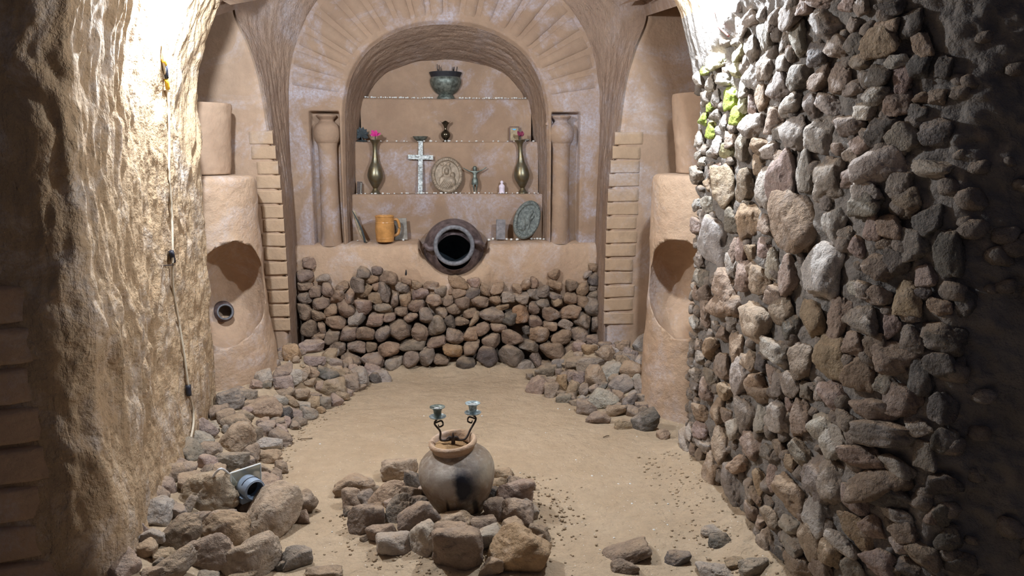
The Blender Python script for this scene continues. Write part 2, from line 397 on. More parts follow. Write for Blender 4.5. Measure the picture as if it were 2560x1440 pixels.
def slot(x, z):      # rectangular pocket each small column stands in
    ax = np.abs(x)
    return sst(.675, .69, ax) * (1 - sst(.855, .87, ax)) * sst(.80, .81, z) * (1 - sst(1.655, 1.67, z))
dep = .075 * slot(xx, zq) + .006 * fbm(st3(xx * 5, zq * 5, 0 * xx), 4, 95) + .002 * fbm(st3(xx * 40, zq * 40, 0 * xx), 2, 96)
dep = dep + .035 * (1 - sst(0, .07, sF[..., 0])) ** 2
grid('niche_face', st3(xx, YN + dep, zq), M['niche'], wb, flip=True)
sG = np.linspace(0, 1, 50)[None, :, None]
Q = Ec[:, None] * (1 - sG) + Gc[:, None] * sG
yy = YN + .034 + .50 * sG[..., 0] + 0 * Q[..., 0]; arc = np.linspace(0, 4.6, N3)[:, None] + 0 * yy
wob = (.006 * ridge(st3(yy * 34, arc * 2.5, 0 * arc), 3, 97) + .006 * fbm(st3(yy * 6, arc * 4, 0 * arc), 3, 98)) * sst(0, .1, sG[..., 0])
cen = Q - np.array([0, 1.3]); cn = cen / np.maximum(np.linalg.norm(cen, axis=-1, keepdims=True), .1)
Q = Q - cn * wob[..., None]
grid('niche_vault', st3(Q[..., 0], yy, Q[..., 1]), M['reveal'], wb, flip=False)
# carved voussoirs: wedge after wedge around the arch
i0, i1 = int(N3 * .262), int(N3 * .738)
edges = np.linspace(i0, i1, 21).astype(int)
for k in range(20):
    ia, ib = edges[k] + 2, edges[k + 1] - 1
    U = ia + (ib - ia) * np.array([0, .05, .12, .5, .88, .95, 1.]); V = np.linspace(.05, .97, 9)
    e0 = np.stack([np.interp(U, range(N3), Ec[:, 0]), np.interp(U, range(N3), Ec[:, 1])], -1)
    o0 = np.stack([np.interp(U, range(N3), Oc[:, 0]), np.interp(U, range(N3), Oc[:, 1])], -1)
    Qv = e0[:, None] * (1 - V[None, :, None]) + o0[:, None] * V[None, :, None]
    u = np.array([0, .05, .12, .5, .88, .95, 1.]); v = np.linspace(0, 1, 9)
    e = sst(0, .12, np.minimum(u, 1 - u))[:, None] * sst(0, .13, np.minimum(v, 1 - v))[None]
    d = -.009 * e - .005 * e * fbm(st3(Qv[..., 0], Qv[..., 1], 0 * e) * 8, 3, k) + .014 * (1 - e) - random.uniform(0, .003) * e
    grid('voussoir', st3(Qv[..., 0], YN + d, Qv[..., 1]), M['niche'], wb, flip=True)
# back of the niche and its stepped shelves
XX, ZZ = np.meshgrid(np.linspace(-.66, .66, 90), np.linspace(1.3, 2.1, 60), indexing='ij')
grid('niche_back', st3(XX, 5.46 - .12 * XX ** 2 + .006 * fbm(st3(XX * 5, ZZ * 5, 0 * XX), 3, 101), ZZ), M['niche'], wb, flip=True)
SHZ = {1: 1.775, 2: 1.482, 3: 1.134}
SHY = {1: 5.375, 2: 5.29, 3: 5.20}
def shelf_y(k, x): return SHY[k] - .12 * x * x
for k, zlo in ((1, 1.40), (2, 1.05), (3, .45)):
    hw = {1: .58, 2: .62, 3: .64}[k]
    x = np.linspace(-hw, hw, 110)
    prof = [(0, zlo)] + [(0, zlo + (SHZ[k] - .018 - zlo) * q) for q in np.linspace(.1, 1, 14)] + [(.003, SHZ[k] - .008), (.010, SHZ[k] - .002), (.02, SHZ[k])] + [(q, SHZ[k]) for q in np.linspace(.04, .2, 6)]
    prof = np.array(prof)
    XX = x[:, None] + 0 * prof[None, :, 0]
    d = .006 * fbm(st3(XX * 5, prof[None, :, 1] * 5 + 0 * XX, 0 * XX + k), 4, 105)
    dz = .004 * fbm(st3(XX * 7, 0 * XX, 0 * XX + k), 3, 106) * (prof[None, :, 1] > SHZ[k] - .03)
    grid('shelf_step', st3(XX, shelf_y(k, XX) + prof[None, :, 0] + d, prof[None, :, 1] + dz), M['niche'], wb, flip=False)
# the ledge (altar bench) with a scooped seat for the buried jar
LX = .035
def ledge_dip(x): return .185 * np.sqrt(np.clip(1 - ((x - LX) / .235) ** 2, 0, 1)) ** 1.25
x = np.linspace(-1.02, 1.02, 260); pr_ = keyed([(4.955, .30), (4.945, .50), (4.94, .62), (4.945, .70), (4.955, .76), (4.972, .80), (5.0, .818), (5.06, .826), (5.15, .828), (5.35, .83)], 60)
XX = x[:, None] + 0 * pr_[None, :, 0]
YY = pr_[None, :, 0] + 0 * XX; ZZ = pr_[None, :, 1] + 0 * XX
dip = ledge_dip(XX)
ZZ = ZZ - dip * sst(.50, .80, ZZ) * 1.0
YY = YY - .05 * np.exp(-((XX - LX) / .3) ** 2) * sst(.45, .7, ZZ + dip) * (1 - sst(5.0, 5.1, YY))
YY = YY + .010 * fbm(st3(XX * 4, ZZ * 4, 0 * XX), 4, 111); ZZ = ZZ + .008 * fbm(st3(XX * 5, YY * 5, 0 * XX), 3, 112) * sst(.75, .82, ZZ)
grid('altar_ledge', st3(XX, YY, ZZ), M['pillar'], wb, flip=False)
# small half columns with jar-shaped capitals
for sgn in (-1, 1):
    prof = keyed([(.074, .81), (.066, .86), (.062, 1.0), (.058, 1.25), (.060, 1.42), (.066, 1.468)], 30)
    c = .765 if sgn < 0 else .745
    o = lathe('column_shaft', prof, M['niche'], wb, 28, (sgn * c, YN + .045, 0), noise=.004, nf=9)
    prof = keyed([(.055, 1.455), (.078, 1.485), (.086, 1.53), (.076, 1.575), (.05, 1.60), (.044, 1.615), (.066, 1.636), (.062, 1.645), (.04, 1.645), (.03, 1.62)], 36)
    lathe('column_capital', prof, M['niche'], o, 28, (sgn * c, YN + .045, 0), noise=.004, nf=9)
    box('capital_lug', (.02, .03, .035), M['niche'], o, (sgn * (c - .09), YN + .03, 1.60), (0, sgn * .5, 0), .006)

# ---- the two hollow clay pillars and the blocks standing on them
def clay_body(name, cx, cy, prof, mat, parent, seed, seg=96, squash=1.0, n=110, amp=.012):
    prof = keyed(prof, n); a = np.linspace(0, 2 * PI, seg, endpoint=False)
    P = np.zeros((n, seg, 3)); R = prof[:, :1]
    P[..., 0] = R * np.cos(a); P[..., 1] = R * np.sin(a) * squash; P[..., 2] = prof[:, 1:]
    q = P * 4.5 + seed * 3.7
    d = 1 + (amp * fbm(q, 4, seed) + amp * .35 * fbm(P * 24, 3, seed + 3)) / np.maximum(R, .08)
    P[..., 0] *= d; P[..., 1] *= d; P[..., 0] += cx; P[..., 1] += cy
    m = n; I = np.arange(n * seg).reshape(n, seg); I = np.concatenate([I, I[:, :1]], 1)
    F = np.stack([I[:-1, :-1], I[:-1, 1:], I[1:, 1:], I[1:, :-1]], -1).reshape(-1, 4).tolist()
    F += [list(range(seg))[::-1], list(range((n - 1) * seg, n * seg))]
    return link(name, mesh_np(name, P, F), mat, parent)
def carve(target, c, r, seed, rot=0):
    bm = bmesh.new(); bmesh.ops.create_icosphere(bm, subdivisions=5, radius=1)
    V = np.array([v.co for v in bm.verts]); d = 1 + .10 * fbm(V * 1.5, 3, seed) + .02 * fbm(V * 6, 2, seed)
    V = V * d[:, None]
    for v, q in zip(bm.verts, V): v.co = q
    bmesh.ops.transform(bm, matrix=Matrix.LocRotScale(Vector(c), __import__('mathutils').Euler((0, rot, 0)), Vector(r)), verts=bm.verts)
    me = bpy.data.meshes.new('cut'); bm.to_mesh(me); bm.free(); co = bpy.data.objects.new('cut', me); COL.objects.link(co)
    md = target.modifiers.new('carve', 'BOOLEAN'); md.operation = 'DIFFERENCE'; md.object = co; md.solver = 'EXACT'
    bpy.context.view_layer.update()
    new = bpy.data.meshes.new_from_object(target.evaluated_get(bpy.context.evaluated_depsgraph_get()))
    target.modifiers.clear(); old = target.data; target.data = new; bpy.data.objects.remove(co); bpy.data.meshes.remove(old)
    new.polygons.foreach_set('use_smooth', [True] * len(new.polygons))
pl = clay_body('hollow_pillar', -1.335, 4.3, [(.36, -.02), (.36, .10), (.345, .3), (.315, .5), (.295, .75), (.288, 1.0), (.288, 1.2), (.283, 1.262), (.262, 1.283), (.24, 1.286)], M['pillar'], None, 3)
carve(pl, (-1.185, 4.15, .655), (.195, .27, .30), 4, .08)
tag(pl, 'tall hollowed clay pillar with an oval opening, against the left wall', 'pillar', 'hollow clay pillars flanking the recess')
pr2 = clay_body('hollow_pillar', 1.375, 4.0, [(.33, -.02), (.315, .10), (.30, .3), (.295, .5), (.285, .75), (.283, 1.0), (.283, 1.2), (.278, 1.262), (.262, 1.29), (.23, 1.296)], M['pillar'], None, 8)
carve(pr2, (1.215, 3.86, .70), (.165, .23, .28), 9, -.08)
tag(pr2, 'tall hollowed clay pillar with an oval opening, beside the stone wall on the right', 'pillar', 'hollow clay pillars flanking the recess')
b1 = clay_body('clay_block', -1.385, 4.36, [(.19, 1.29), (.195, 1.4), (.205, 1.55), (.212, 1.655), (.20, 1.668), (.17, 1.664)], M['wall_flat'], None, 13, n=60)
tag(b1, 'reddish clay drum widening upward, standing on the left hollow pillar', 'block', 'clay drums on the hollow pillars')
b2 = clay_body('clay_block', 1.43, 4.08, [(.185, 1.298), (.195, 1.4), (.215, 1.57), (.222, 1.70), (.21, 1.712), (.17, 1.70)], M['wall_flat'], None, 15, n=60)
tag(b2, 'reddish clay drum widening upward, standing on the right hollow pillar', 'block', 'clay drums on the hollow pillars')

# ================================================================== STONES
TONE = dict(b=(.34, .26, .20), g=(.33, .28, .235), t=(.42, .31, .215), T=(.56, .43, .315), p=(.41, .31, .26), o=(.46, .30, .17), w=(.50, .44, .38), W=(.60, .55, .50), d=(.17, .15, .135), n=(.36, .43, .09), y=(.48, .44, .27))
TNAME = dict(b='brown', g='grey-brown', t='tan', T='pale tan', p='pinkish brown', o='orange-tan', w='whitish grey', W='pale grey', d='dark grey', n='lichen-green', y='yellowish')
def rock_mesh(name, sub, seed, kr=(12, 30), rg=1.0):
    r = np.random.default_rng(seed); bm = bmesh.new(); bmesh.ops.create_icosphere(bm, subdivisions=sub, radius=1)
    V = np.array([v.co[:] for v in bm.verts])
    n = r.integers(9, 15); N = r.normal(size=(n, 3)); N /= np.linalg.norm(N, axis=1)[:, None]
    dd = r.uniform(.72, 1.15, n); k = r.uniform(*kr)
    N = np.vstack([N, np.eye(3), -np.eye(3)]); dd = np.r_[dd, np.full(6, 1.12)]
    q = np.maximum(V @ N.T, 0) / dd
    rad = (q ** k).sum(1) ** (-1 / k)
    rad = rad * (1 + .10 * fbm(V * 1.6, 2, seed) + rg * (.07 * fbm(V * 3.6, 3, seed + 1) + .034 * fbm(V * 8, 3, seed + 2) - .07 * sst(.30, .62, fbm(V * 3.1 + 7, 2, seed + 4)) - .035 * sst(.25, .5, fbm(V * 7 + 3, 2, seed + 6))))
    V = V * rad[:, None]; lo, hi = V.min(0), V.max(0); V = (V - (lo + hi) / 2) / (hi - lo)
    for v, c in zip(bm.verts, V): v.co = c
    me = bpy.data.meshes.new(name); bm.to_mesh(me); bm.free()
    me.polygons.foreach_set('use_smooth', [True] * len(me.polygons)); me.materials.append(M['stone']); return me
ROCKS = [rock_mesh('rock', 4, 100 + i) for i in range(34)]
ROUGH = [rock_mesh('masonry_rock', 4, 700 + i, (7, 18), 1.75) for i in range(34)]
ROUND = [rock_mesh('cobble', 4, 500 + i, (6, 11)) for i in range(24)]
BIG = [rock_mesh('boulder', 5, 300 + i, (8, 17)) for i in range(12)]
def jit(c, s=.12):
    k = 1 + random.uniform(-s, s); return (min(1, c[0] * k * random.uniform(.96, 1.04)), min(1, c[1] * k), min(1, c[2] * k * random.uniform(.94, 1.06)), 1)
E = __import__('mathutils').Euler
def put_rock(name, loc, dims, tilt, tone, yaw, parent=None, big=False, pitch=0, pool=None):
    me = random.choice(pool or (BIG if big else ROCKS))
    o = bpy.data.objects.new(name, me); COL.objects.link(o)
    if parent is not None: o.parent = parent
    flip = random.choice([Matrix.Identity(3), Matrix.Rotation(PI, 3, 'X'), Matrix.Rotation(PI, 3, 'Y'), Matrix.Rotation(PI, 3, 'Z')])
    R = Matrix.Rotation(yaw, 3, 'Z') @ Matrix.Rotation(pitch, 3, 'X') @ Matrix.Rotation(-math.radians(tilt), 3, 'Y') @ flip
    o.matrix_world = Matrix.LocRotScale(Vector(loc), R.to_quaternion(), Vector(dims)); o.color = jit(TONE[tone]); return o
def parse(txt, ox, oy, sc):
    out = []
    for q in txt.replace('\n', '').split(';'):
        if not q.strip(): continue
        c = q.split(','); tone = c[4].split(); w_, h_ = float(c[2]) / sc, float(c[3]) / sc
        if w_ < 2: continue
        out.append([ox + float(c[0]) / sc, oy + float(c[1]) / sc, w_, h_, tone[0], float(tone[1]) if len(tone) > 1 else 0.0])
    return out
def dedup(L, f=.5):
    L = sorted(L, key=lambda r: -r[2] * r[3]); out = []
    for r in L:
        if all(math.hypot((r[0] - s[0]) / (s[2] + 1), (r[1] - s[1]) / (s[3] + 1)) > f * .75 for s in out): out.append(r)
    return out
# stones read off the photograph: (cx, cy, w, h, tone[, tilt])
WALL_A = '''200,150,130,115,p;160,270,165,130,p;165,378,150,85,b;340,300,90,130,w -60;268,425,110,110,b;165,490,150,120,g;385,410,125,150,b;525,375,120,80,t 20;670,355,130,160,g;735,245,140,130,g;868,225,110,95,g;820,310,130,85,t;980,300,175,140,b -25;
755,425,150,75,t 60;850,385,75,90,t;930,430,125,195,g;850,490,140,110,t;1110,390,130,110,g;1150,330,100,85,t;1255,360,105,90,t;1395,365,145,90,t;1490,420,140,110,g;1600,430,80,80,t;600,470,105,150,t;475,480,150,140,t;320,535,160,135,b;415,610,125,115,t;565,600,170,190,b;740,585,155,170,p;920,580,185,110,g;
1035,510,80,160,b;1135,510,120,140,t;1285,450,150,125,p;1420,510,160,125,t;1250,565,160,115,b;1560,510,110,120,b;1100,625,130,100,b;985,675,130,100,b;1195,680,140,90,b;1350,660,150,170,g;1495,630,120,110,b;1590,600,90,95,t;160,620,150,160,b;300,660,150,110,t;205,780,150,160,b;325,790,75,130,t;460,725,205,120,t;670,690,150,160,w;855,705,165,140,p;1450,760,170,200,g;
1090,800,210,190,b;1285,825,165,170,b;435,865,145,160,b;590,840,165,150,b;755,835,175,145,b;925,840,155,150,g;1445,915,190,115,b;1590,860,120,160,b;1570,1010,150,110,t;1210,945,235,130,g -12;980,985,225,150,t;810,970,110,95,b;665,965,175,120,b;475,980,160,140,b;290,870,160,70,t;1190,1090,160,200,g -50;1350,1065,150,195,g;1030,1140,180,165,w;825,1110,215,180,b;610,1095,205,180,b;
1490,1090,150,100,b;700,1245,180,180,w;915,1230,180,130,w;600,1310,160,190,b;1110,1280,110,100,t;1240,1230,90,60,t;1575,740,100,130,g'''
WALL_B = '''190,190,230,130,t -10;350,200,130,110,p;40,290,100,150,w;190,290,170,130,t 25;345,310,165,130,d;490,280,130,150,t;610,265,140,130,t;90,385,115,130,b;235,415,160,150,b;425,400,190,120,b;590,390,130,120,t;150,480,160,120,b;40,520,90,120,b;730,350,140,120,w;820,270,110,100,t;915,225,110,120,t;1005,200,90,120,t;870,370,155,130,w;990,325,130,120,g;1095,290,140,130,g;1210,115,130,110,t;1220,230,150,130,t;1400,230,115,120,b;
1220,345,150,95,g;1245,415,120,105,t;1385,370,150,125,t;1515,270,140,140,t;1640,45,130,100,t;1565,115,80,90,w;1650,155,150,145,d;1630,250,110,75,g;1660,330,170,100,g;1635,460,220,210,g;1520,405,130,170,t 60;1380,510,220,150,t;1090,430,160,140,g;1000,470,120,145,b;860,530,170,190,o;655,470,140,90,t;555,545,260,160,g;760,570,150,220,d -60;320,525,145,100,b;235,610,160,85,b;365,590,180,75,t 55;100,610,120,140,d;1180,530,190,160,b;
1005,610,155,130,b;1165,660,155,100,t;1325,640,150,110,w -20;1505,600,200,170,b;1680,640,140,180,g;625,680,180,110,b;455,690,155,140,b;325,740,170,150,t;155,770,185,180,b;20,820,90,110,b;770,780,230,175,b;1055,750,220,180,t;1285,770,225,150,t;1480,745,190,150,b;1620,820,210,150,p;540,820,195,165,b;335,890,180,165,b;940,870,215,160,g;140,920,220,150,o;1190,920,255,180,b;1405,905,205,190,b;1025,1010,150,110,g -35;760,980,280,250,g;500,980,220,230,d;
280,1060,210,190,d;50,1020,130,90,b;890,1110,235,170,w;1265,1070,170,130,g;1600,915,165,100,o;540,1160,260,120,t;1135,1140,180,200,b;20,640,90,160,d;915,700,90,90,d;40,400,30,80,b;1110,60,0,0,b'''
HEAP_C = '''190,370,150,170,b;400,320,230,270,o;690,225,320,210,p;735,420,280,160,p;945,350,210,200,t;1030,440,180,130,b;270,560,250,200,b;360,470,60,120,w;430,680,220,270,w;580,610,160,200,t;690,600,200,200,t;910,600,300,150,d -25;1060,560,190,140,t;660,740,150,130,t;280,760,250,230,p;300,860,270,130,b;540,910,210,180,t;720,930,200,130,b;990,810,330,260,t;1220,740,260,250,b;1380,660,230,280,w;1590,670,180,160,d;1690,640,260,180,w;
240,980,220,130,w -30;400,1010,220,130,t -30;560,1060,200,110,w;700,1010,190,170,t;870,1030,180,190,g;1020,1000,180,170,p -40;430,1190,220,170,p;300,1190,200,230,d;640,1180,260,170,g -20;820,1130,130,110,o;200,1330,180,150,b;230,1400,190,130,b;820,800,160,180,b;560,490,70,60,t;1130,920,100,200,t 70'''
HEAP_D = '''270,240,300,240,g;220,450,210,190,b;400,450,230,180,b -30;680,350,370,280,t -10;350,720,400,320,t 30;210,600,90,120,g;570,670,150,200,b;700,590,200,190,p;860,620,180,170,p;720,765,310,150,w;720,920,290,160,t;500,900,210,220,b;290,1000,360,240,g -8;600,1090,370,150,b -15;880,1060,130,180,b;800,1140,160,160,b;480,310,160,130,b;830,510,150,120,g;340,930,150,110,b;180,1010,120,200,g'''
HEAP_F = '''860,420,640,500,T -22;460,910,520,340,b 35;1010,870,520,420,t -10;1590,700,800,500,T 52;1330,600,330,360,b;780,1170,560,390,b 20;330,1330,560,260,b 20;1330,1220,660,440,T 12;1900,1220,330,290,g;540,600,300,130,b 55;760,170,250,130,b 45;1100,210,180,160,t;1530,330,300,320,p;1950,560,250,350,b -50;1980,720,130,190,b;250,1200,240,180,t;110,1400,260,120,b;1720,400,130,150,w;1220,1450,300,120,t;180,1280,120,110,d;700,720,250,130,b;2230,1400,400,130,t;1700,1330,130,130,d'''
RING_G = '''265,740,290,160,t;245,860,130,190,b;385,765,170,100,b;330,855,150,150,g;520,815,290,170,t 25;620,625,250,190,T;730,700,130,180,d;360,1010,250,240,b;630,930,240,190,g 50;480,1100,190,170,b 25;780,1000,300,230,b 30;580,1200,240,170,w;815,1160,220,260,w;1060,1030,290,180,t;1075,1240,350,350,b;1280,1050,180,130,b;1290,1150,160,240,w -70;1345,1370,170,150,t;1545,1260,380,370,o -30;1360,930,150,170,b;1530,960,250,220,b;1530,800,270,220,p;1430,650,150,100,t;1400,710,130,80,t;1720,1110,160,170,b;1360,800,110,120,d;1650,740,70,90,b;760,880,160,120,d;230,940,90,90,d;350,1150,70,60,b;1690,1160,120,100,b'''
HEAP_E = '''830,270,180,130,o;1040,330,180,210,t;850,430,300,150,b 8;700,430,260,160,b;1120,290,130,120,w;1230,240,160,180,t;1480,190,230,230,w;1430,120,290,160,t 20;1330,300,160,130,p;1470,380,160,120,w;1240,410,160,150,t;1360,510,270,190,t -15;1090,520,220,210,w;910,590,230,270,t;1220,670,280,220,g;1460,710,170,190,g;1520,550,100,130,t;470,450,180,150,g;310,540,240,210,b;200,700,190,230,p -35;380,760,160,190,b;490,680,140,210,o;480,540,110,100,b;630,590,130,160,b;
640,760,150,220,t -20;720,600,160,150,p;760,760,110,170,b;520,850,170,120,g;680,900,160,90,b 15;800,970,220,200,b;850,850,130,100,d;1000,870,290,250,w -30;980,940,210,80,g;1190,840,150,170,t;1310,900,210,170,g 25;1130,1000,270,150,t;1350,1010,150,150,b;1480,930,180,90,b;1510,1120,230,310,d -60;940,1090,270,150,b;1250,1160,200,130,t;1720,1280,150,130,t;1470,850,130,110,b;1000,700,100,100,d;580,490,70,120,b;300,640,130,130,b;1570,700,60,200,d'''
MW1 = '''130,580,110,110,g;235,620,90,110,n;350,560,180,160,y;160,710,120,150,w;75,740,80,130,w;390,720,150,120,w;265,750,100,150,w;120,830,130,70,w;190,870,80,90,y;115,950,100,150,w;300,870,90,160,w;415,890,140,250,n 65;225,960,80,100,n;480,1040,160,170,n;175,1075,100,120,n;285,1040,110,110,w;240,1170,110,150,n;350,1110,80,160,g;75,1060,60,110,w;130,1240,90,160,w;55,1240,50,90,n;510,630,110,140,y;640,700,150,280,w 80;550,800,110,170,w;600,950,90,190,p;530,950,120,180,y;
720,880,140,240,t;760,600,160,250,g;660,450,130,230,g;550,490,130,150,y;860,770,170,330,g 65;1050,700,210,230,g;930,550,140,190,w;1010,480,90,140,p;970,380,100,180,g;1090,350,160,300,g;1080,150,200,250,b;1200,60,150,150,p;830,130,110,130,g;1320,30,130,100,p;890,200,110,200,g;820,340,170,230,g;720,160,140,120,w;620,250,120,180,w;650,50,120,130,w;1310,230,270,240,d 30;1390,410,120,170,b;1250,500,230,220,d;1235,710,220,230,b;1400,700,110,240,w;970,940,230,190,w -20;1150,930,190,260,g;1330,930,220,160,w;
820,1090,180,240,p;630,1130,230,220,w;870,1180,130,160,g;1010,1200,230,300,w;1210,1210,260,320,w;690,1320,190,180,t;790,1350,170,170,w;530,1330,160,260,g;410,1260,130,150,p;290,1300,110,180,w;380,1360,130,140,y;130,1390,80,100,w;880,1420,170,130,b;1080,1400,110,100,w;420,640,90,80,w;330,350,110,70,w;450,390,110,70,w;540,380,90,70,p;200,520,90,80,w;1400,1100,120,120,g'''
MW2 = '''150,160,90,90,w;260,80,130,100,w;80,30,90,90,w;115,280,150,170,w;280,230,110,110,p;215,370,110,120,t;140,400,70,60,t;85,450,110,120,g;110,550,110,110,w;205,550,120,150,w;85,630,90,80,w;170,650,90,140,g;360,390,270,380,T;530,110,130,250,g;415,150,70,80,w;550,370,160,300,b;660,180,120,200,t;730,400,190,380,w;900,300,290,470,p;1090,240,170,380,w;1300,340,290,390,g;110,730,110,150,p;270,870,290,440,W;50,880,70,90,w;100,900,60,80,t;420,680,130,240,g;570,680,210,340,t 60;750,720,170,160,b;
680,380,100,200,p;1020,700,430,420,t 55;1360,720,220,330,w;60,980,60,90,w;70,1100,80,100,p;140,1030,100,150,g;150,1190,160,150,g;440,950,90,230,p;430,1100,110,230,w;520,960,110,260,p;600,980,110,150,t;720,930,150,190,p;800,1080,130,300,w;620,1130,120,160,b;540,1190,170,290,p;690,1230,180,260,t;940,1180,170,390,p;1060,1030,80,200,g;1250,1150,390,540,W;55,1250,70,90,w;100,1340,70,140,p;30,1360,60,130,p;190,1330,140,170,b;370,1290,290,360,T;700,1370,60,60,g;830,1360,210,190,p;870,560,180,80,g;560,550,110,80,g;820,620,110,70,g;1390,50,110,120,b'''
MW3 = '''60,50,80,110,p;110,210,80,100,t;60,190,60,90,p;190,180,110,190,b;390,150,290,290,t;430,280,120,150,g;660,310,340,370,T;810,80,180,180,t;900,220,210,280,b;950,330,170,230,d;1170,300,260,330,t;1400,300,140,420,b;90,300,100,90,w;190,310,90,120,p;270,340,60,90,w;350,410,120,140,p;240,530,190,170,t -40;460,530,130,260,t;80,430,90,80,w;60,560,80,100,p;120,510,80,110,b;150,630,140,120,g;45,670,70,70,w;105,775,130,100,g;250,800,130,160,g;350,690,160,240,p;510,790,210,270,w -65;590,640,160,160,t;
700,660,140,160,d;840,580,260,230,w;1060,660,230,330,b;1300,620,300,380,t;790,780,100,170,p;650,860,260,200,t;690,950,230,200,b;850,860,150,230,g;970,860,170,260,g 60;190,900,150,190,p;380,930,170,170,t;300,1090,150,260,t;500,990,110,130,b;550,1160,200,330,g;150,1120,160,140,t;390,1160,120,150,b;450,1270,150,190,w;850,1160,220,290,w;690,1180,140,240,w;1050,1180,200,380,b;1320,960,240,220,p;1230,920,120,200,g;1420,1190,120,190,g;1250,1290,230,350,w;320,1330,210,260,T;150,1280,170,200,p;40,1310,90,140,w;
640,1380,210,190,p;960,1060,100,140,p;100,870,100,90,g;1090,920,110,170,g'''
MW4 = '''50,140,90,250,b;110,130,90,160,w;90,230,170,120,w 50;220,140,140,230,p;250,270,150,150,w;400,240,190,330,T;150,310,90,130,b;210,370,100,180,b;320,490,200,330,t;60,510,100,120,t;190,640,150,160,t;220,760,100,100,b;360,700,120,170,b;500,610,200,340,g;560,430,230,170,t -35;690,280,190,250,p;830,330,130,170,g;530,160,140,170,w;930,290,110,170,b;1120,320,240,230,g;1020,430,120,170,t;740,590,120,240,t;850,550,90,270,p;670,690,130,140,b;650,610,110,120,b;1040,690,310,290,t;720,750,100,110,b;530,920,190,230,p;
670,860,130,180,p;860,910,190,200,b;1010,980,210,170,w -15;1280,870,250,320,w;1290,560,250,420,g -60;1120,860,140,120,b;1220,1110,260,380,t -50;820,1150,210,300,b;860,1300,190,320,d;1050,1130,250,200,g;1100,1350,220,220,b;670,1380,240,140,p -15;300,1410,230,110,p;470,1360,130,140,b;540,1430,130,60,b;650,1100,90,200,b;1310,1350,200,230,b;560,560,80,130,g;750,960,110,120,b;1290,50,180,300,p;640,1260,80,90,b;960,1230,120,120,d;1390,1130,100,120,g'''
MW5 = '''100,20,180,90,p;280,40,140,100,p;380,60,110,120,b;90,170,260,200,g 30;295,180,90,110,b;180,330,190,160,p 30;290,320,130,200,d;470,300,260,220,t;50,380,160,170,d;310,450,170,120,g;165,550,150,230,p;250,630,130,120,g;420,550,200,170,d;590,560,130,230,p;560,450,170,100,w;60,570,140,200,b;390,690,190,150,g;60,750,190,150,w;330,800,150,130,w;540,750,190,180,b;230,900,200,150,g;430,960,180,220,d;300,1040,150,140,p;590,990,230,220,g;60,970,190,280,w;420,1190,340,260,w;240,1110,130,120,b;790,1210,260,140,w;80,1260,190,260,b;
230,1280,170,150,p;330,1370,210,150,w;560,1330,170,180,g;510,210,190,140,t;760,330,130,180,b;560,60,200,120,d;690,180,170,200,d;720,710,100,90,b;830,700,120,110,b;700,480,180,190,d;830,950,210,200,d;690,820,150,130,d;880,480,120,170,d'''
MW6 = '''330,80,250,190,g;150,180,190,240,g;620,80,190,220,b;90,570,300,440,W;370,250,130,230,p;480,240,220,170,b;270,390,140,160,p;650,380,240,240,g;760,200,190,230,d;460,370,120,90,b;410,540,220,190,b;540,510,180,200,d;750,600,140,170,p;910,440,200,330,d;620,760,200,260,t;400,740,180,150,b;240,690,100,110,w;320,720,110,110,g;130,940,120,370,b;300,910,260,210,g;500,960,130,190,p;640,1060,170,230,g;240,1090,150,180,b;100,1180,240,340,t;380,1110,180,200,b;510,1190,320,240,b;280,1290,220,270,b;850,830,180,130,b;
880,1050,260,200,d;700,1320,200,260,d;450,1380,170,150,g;850,1230,220,180,d;60,1400,190,110,p;1010,780,150,230,d;740,720,100,110,d;930,1260,160,170,d;190,290,100,100,g;40,50,110,160,g'''
MW7 = '''90,130,190,190,p;290,60,200,160,b;370,250,340,190,p -12;580,170,260,230,b;180,330,150,180,g;470,400,440,190,g -12;90,460,190,350,w 75;300,570,300,180,b -20;540,640,240,140,w 20;690,360,200,130,w;750,560,180,200,g;80,770,220,330,g;420,770,440,220,b -20;230,880,180,220,p;500,850,300,200,d;550,1000,220,120,w;370,1080,180,180,p;260,1090,160,330,t -55;590,1100,200,180,b;60,1010,170,220,w;150,1200,230,150,w;580,1210,170,110,w;70,1260,210,230,t -45;720,1270,250,150,b;410,1330,250,220,p;220,1370,180,180,g;620,1370,170,130,d;60,1380,150,130,p;
860,220,200,220,d;790,1000,100,150,b;870,770,230,180,d;870,450,180,200,d;900,1150,180,200,d;860,980,160,170,d;500,1400,150,100,b;980,1330,200,170,d'''

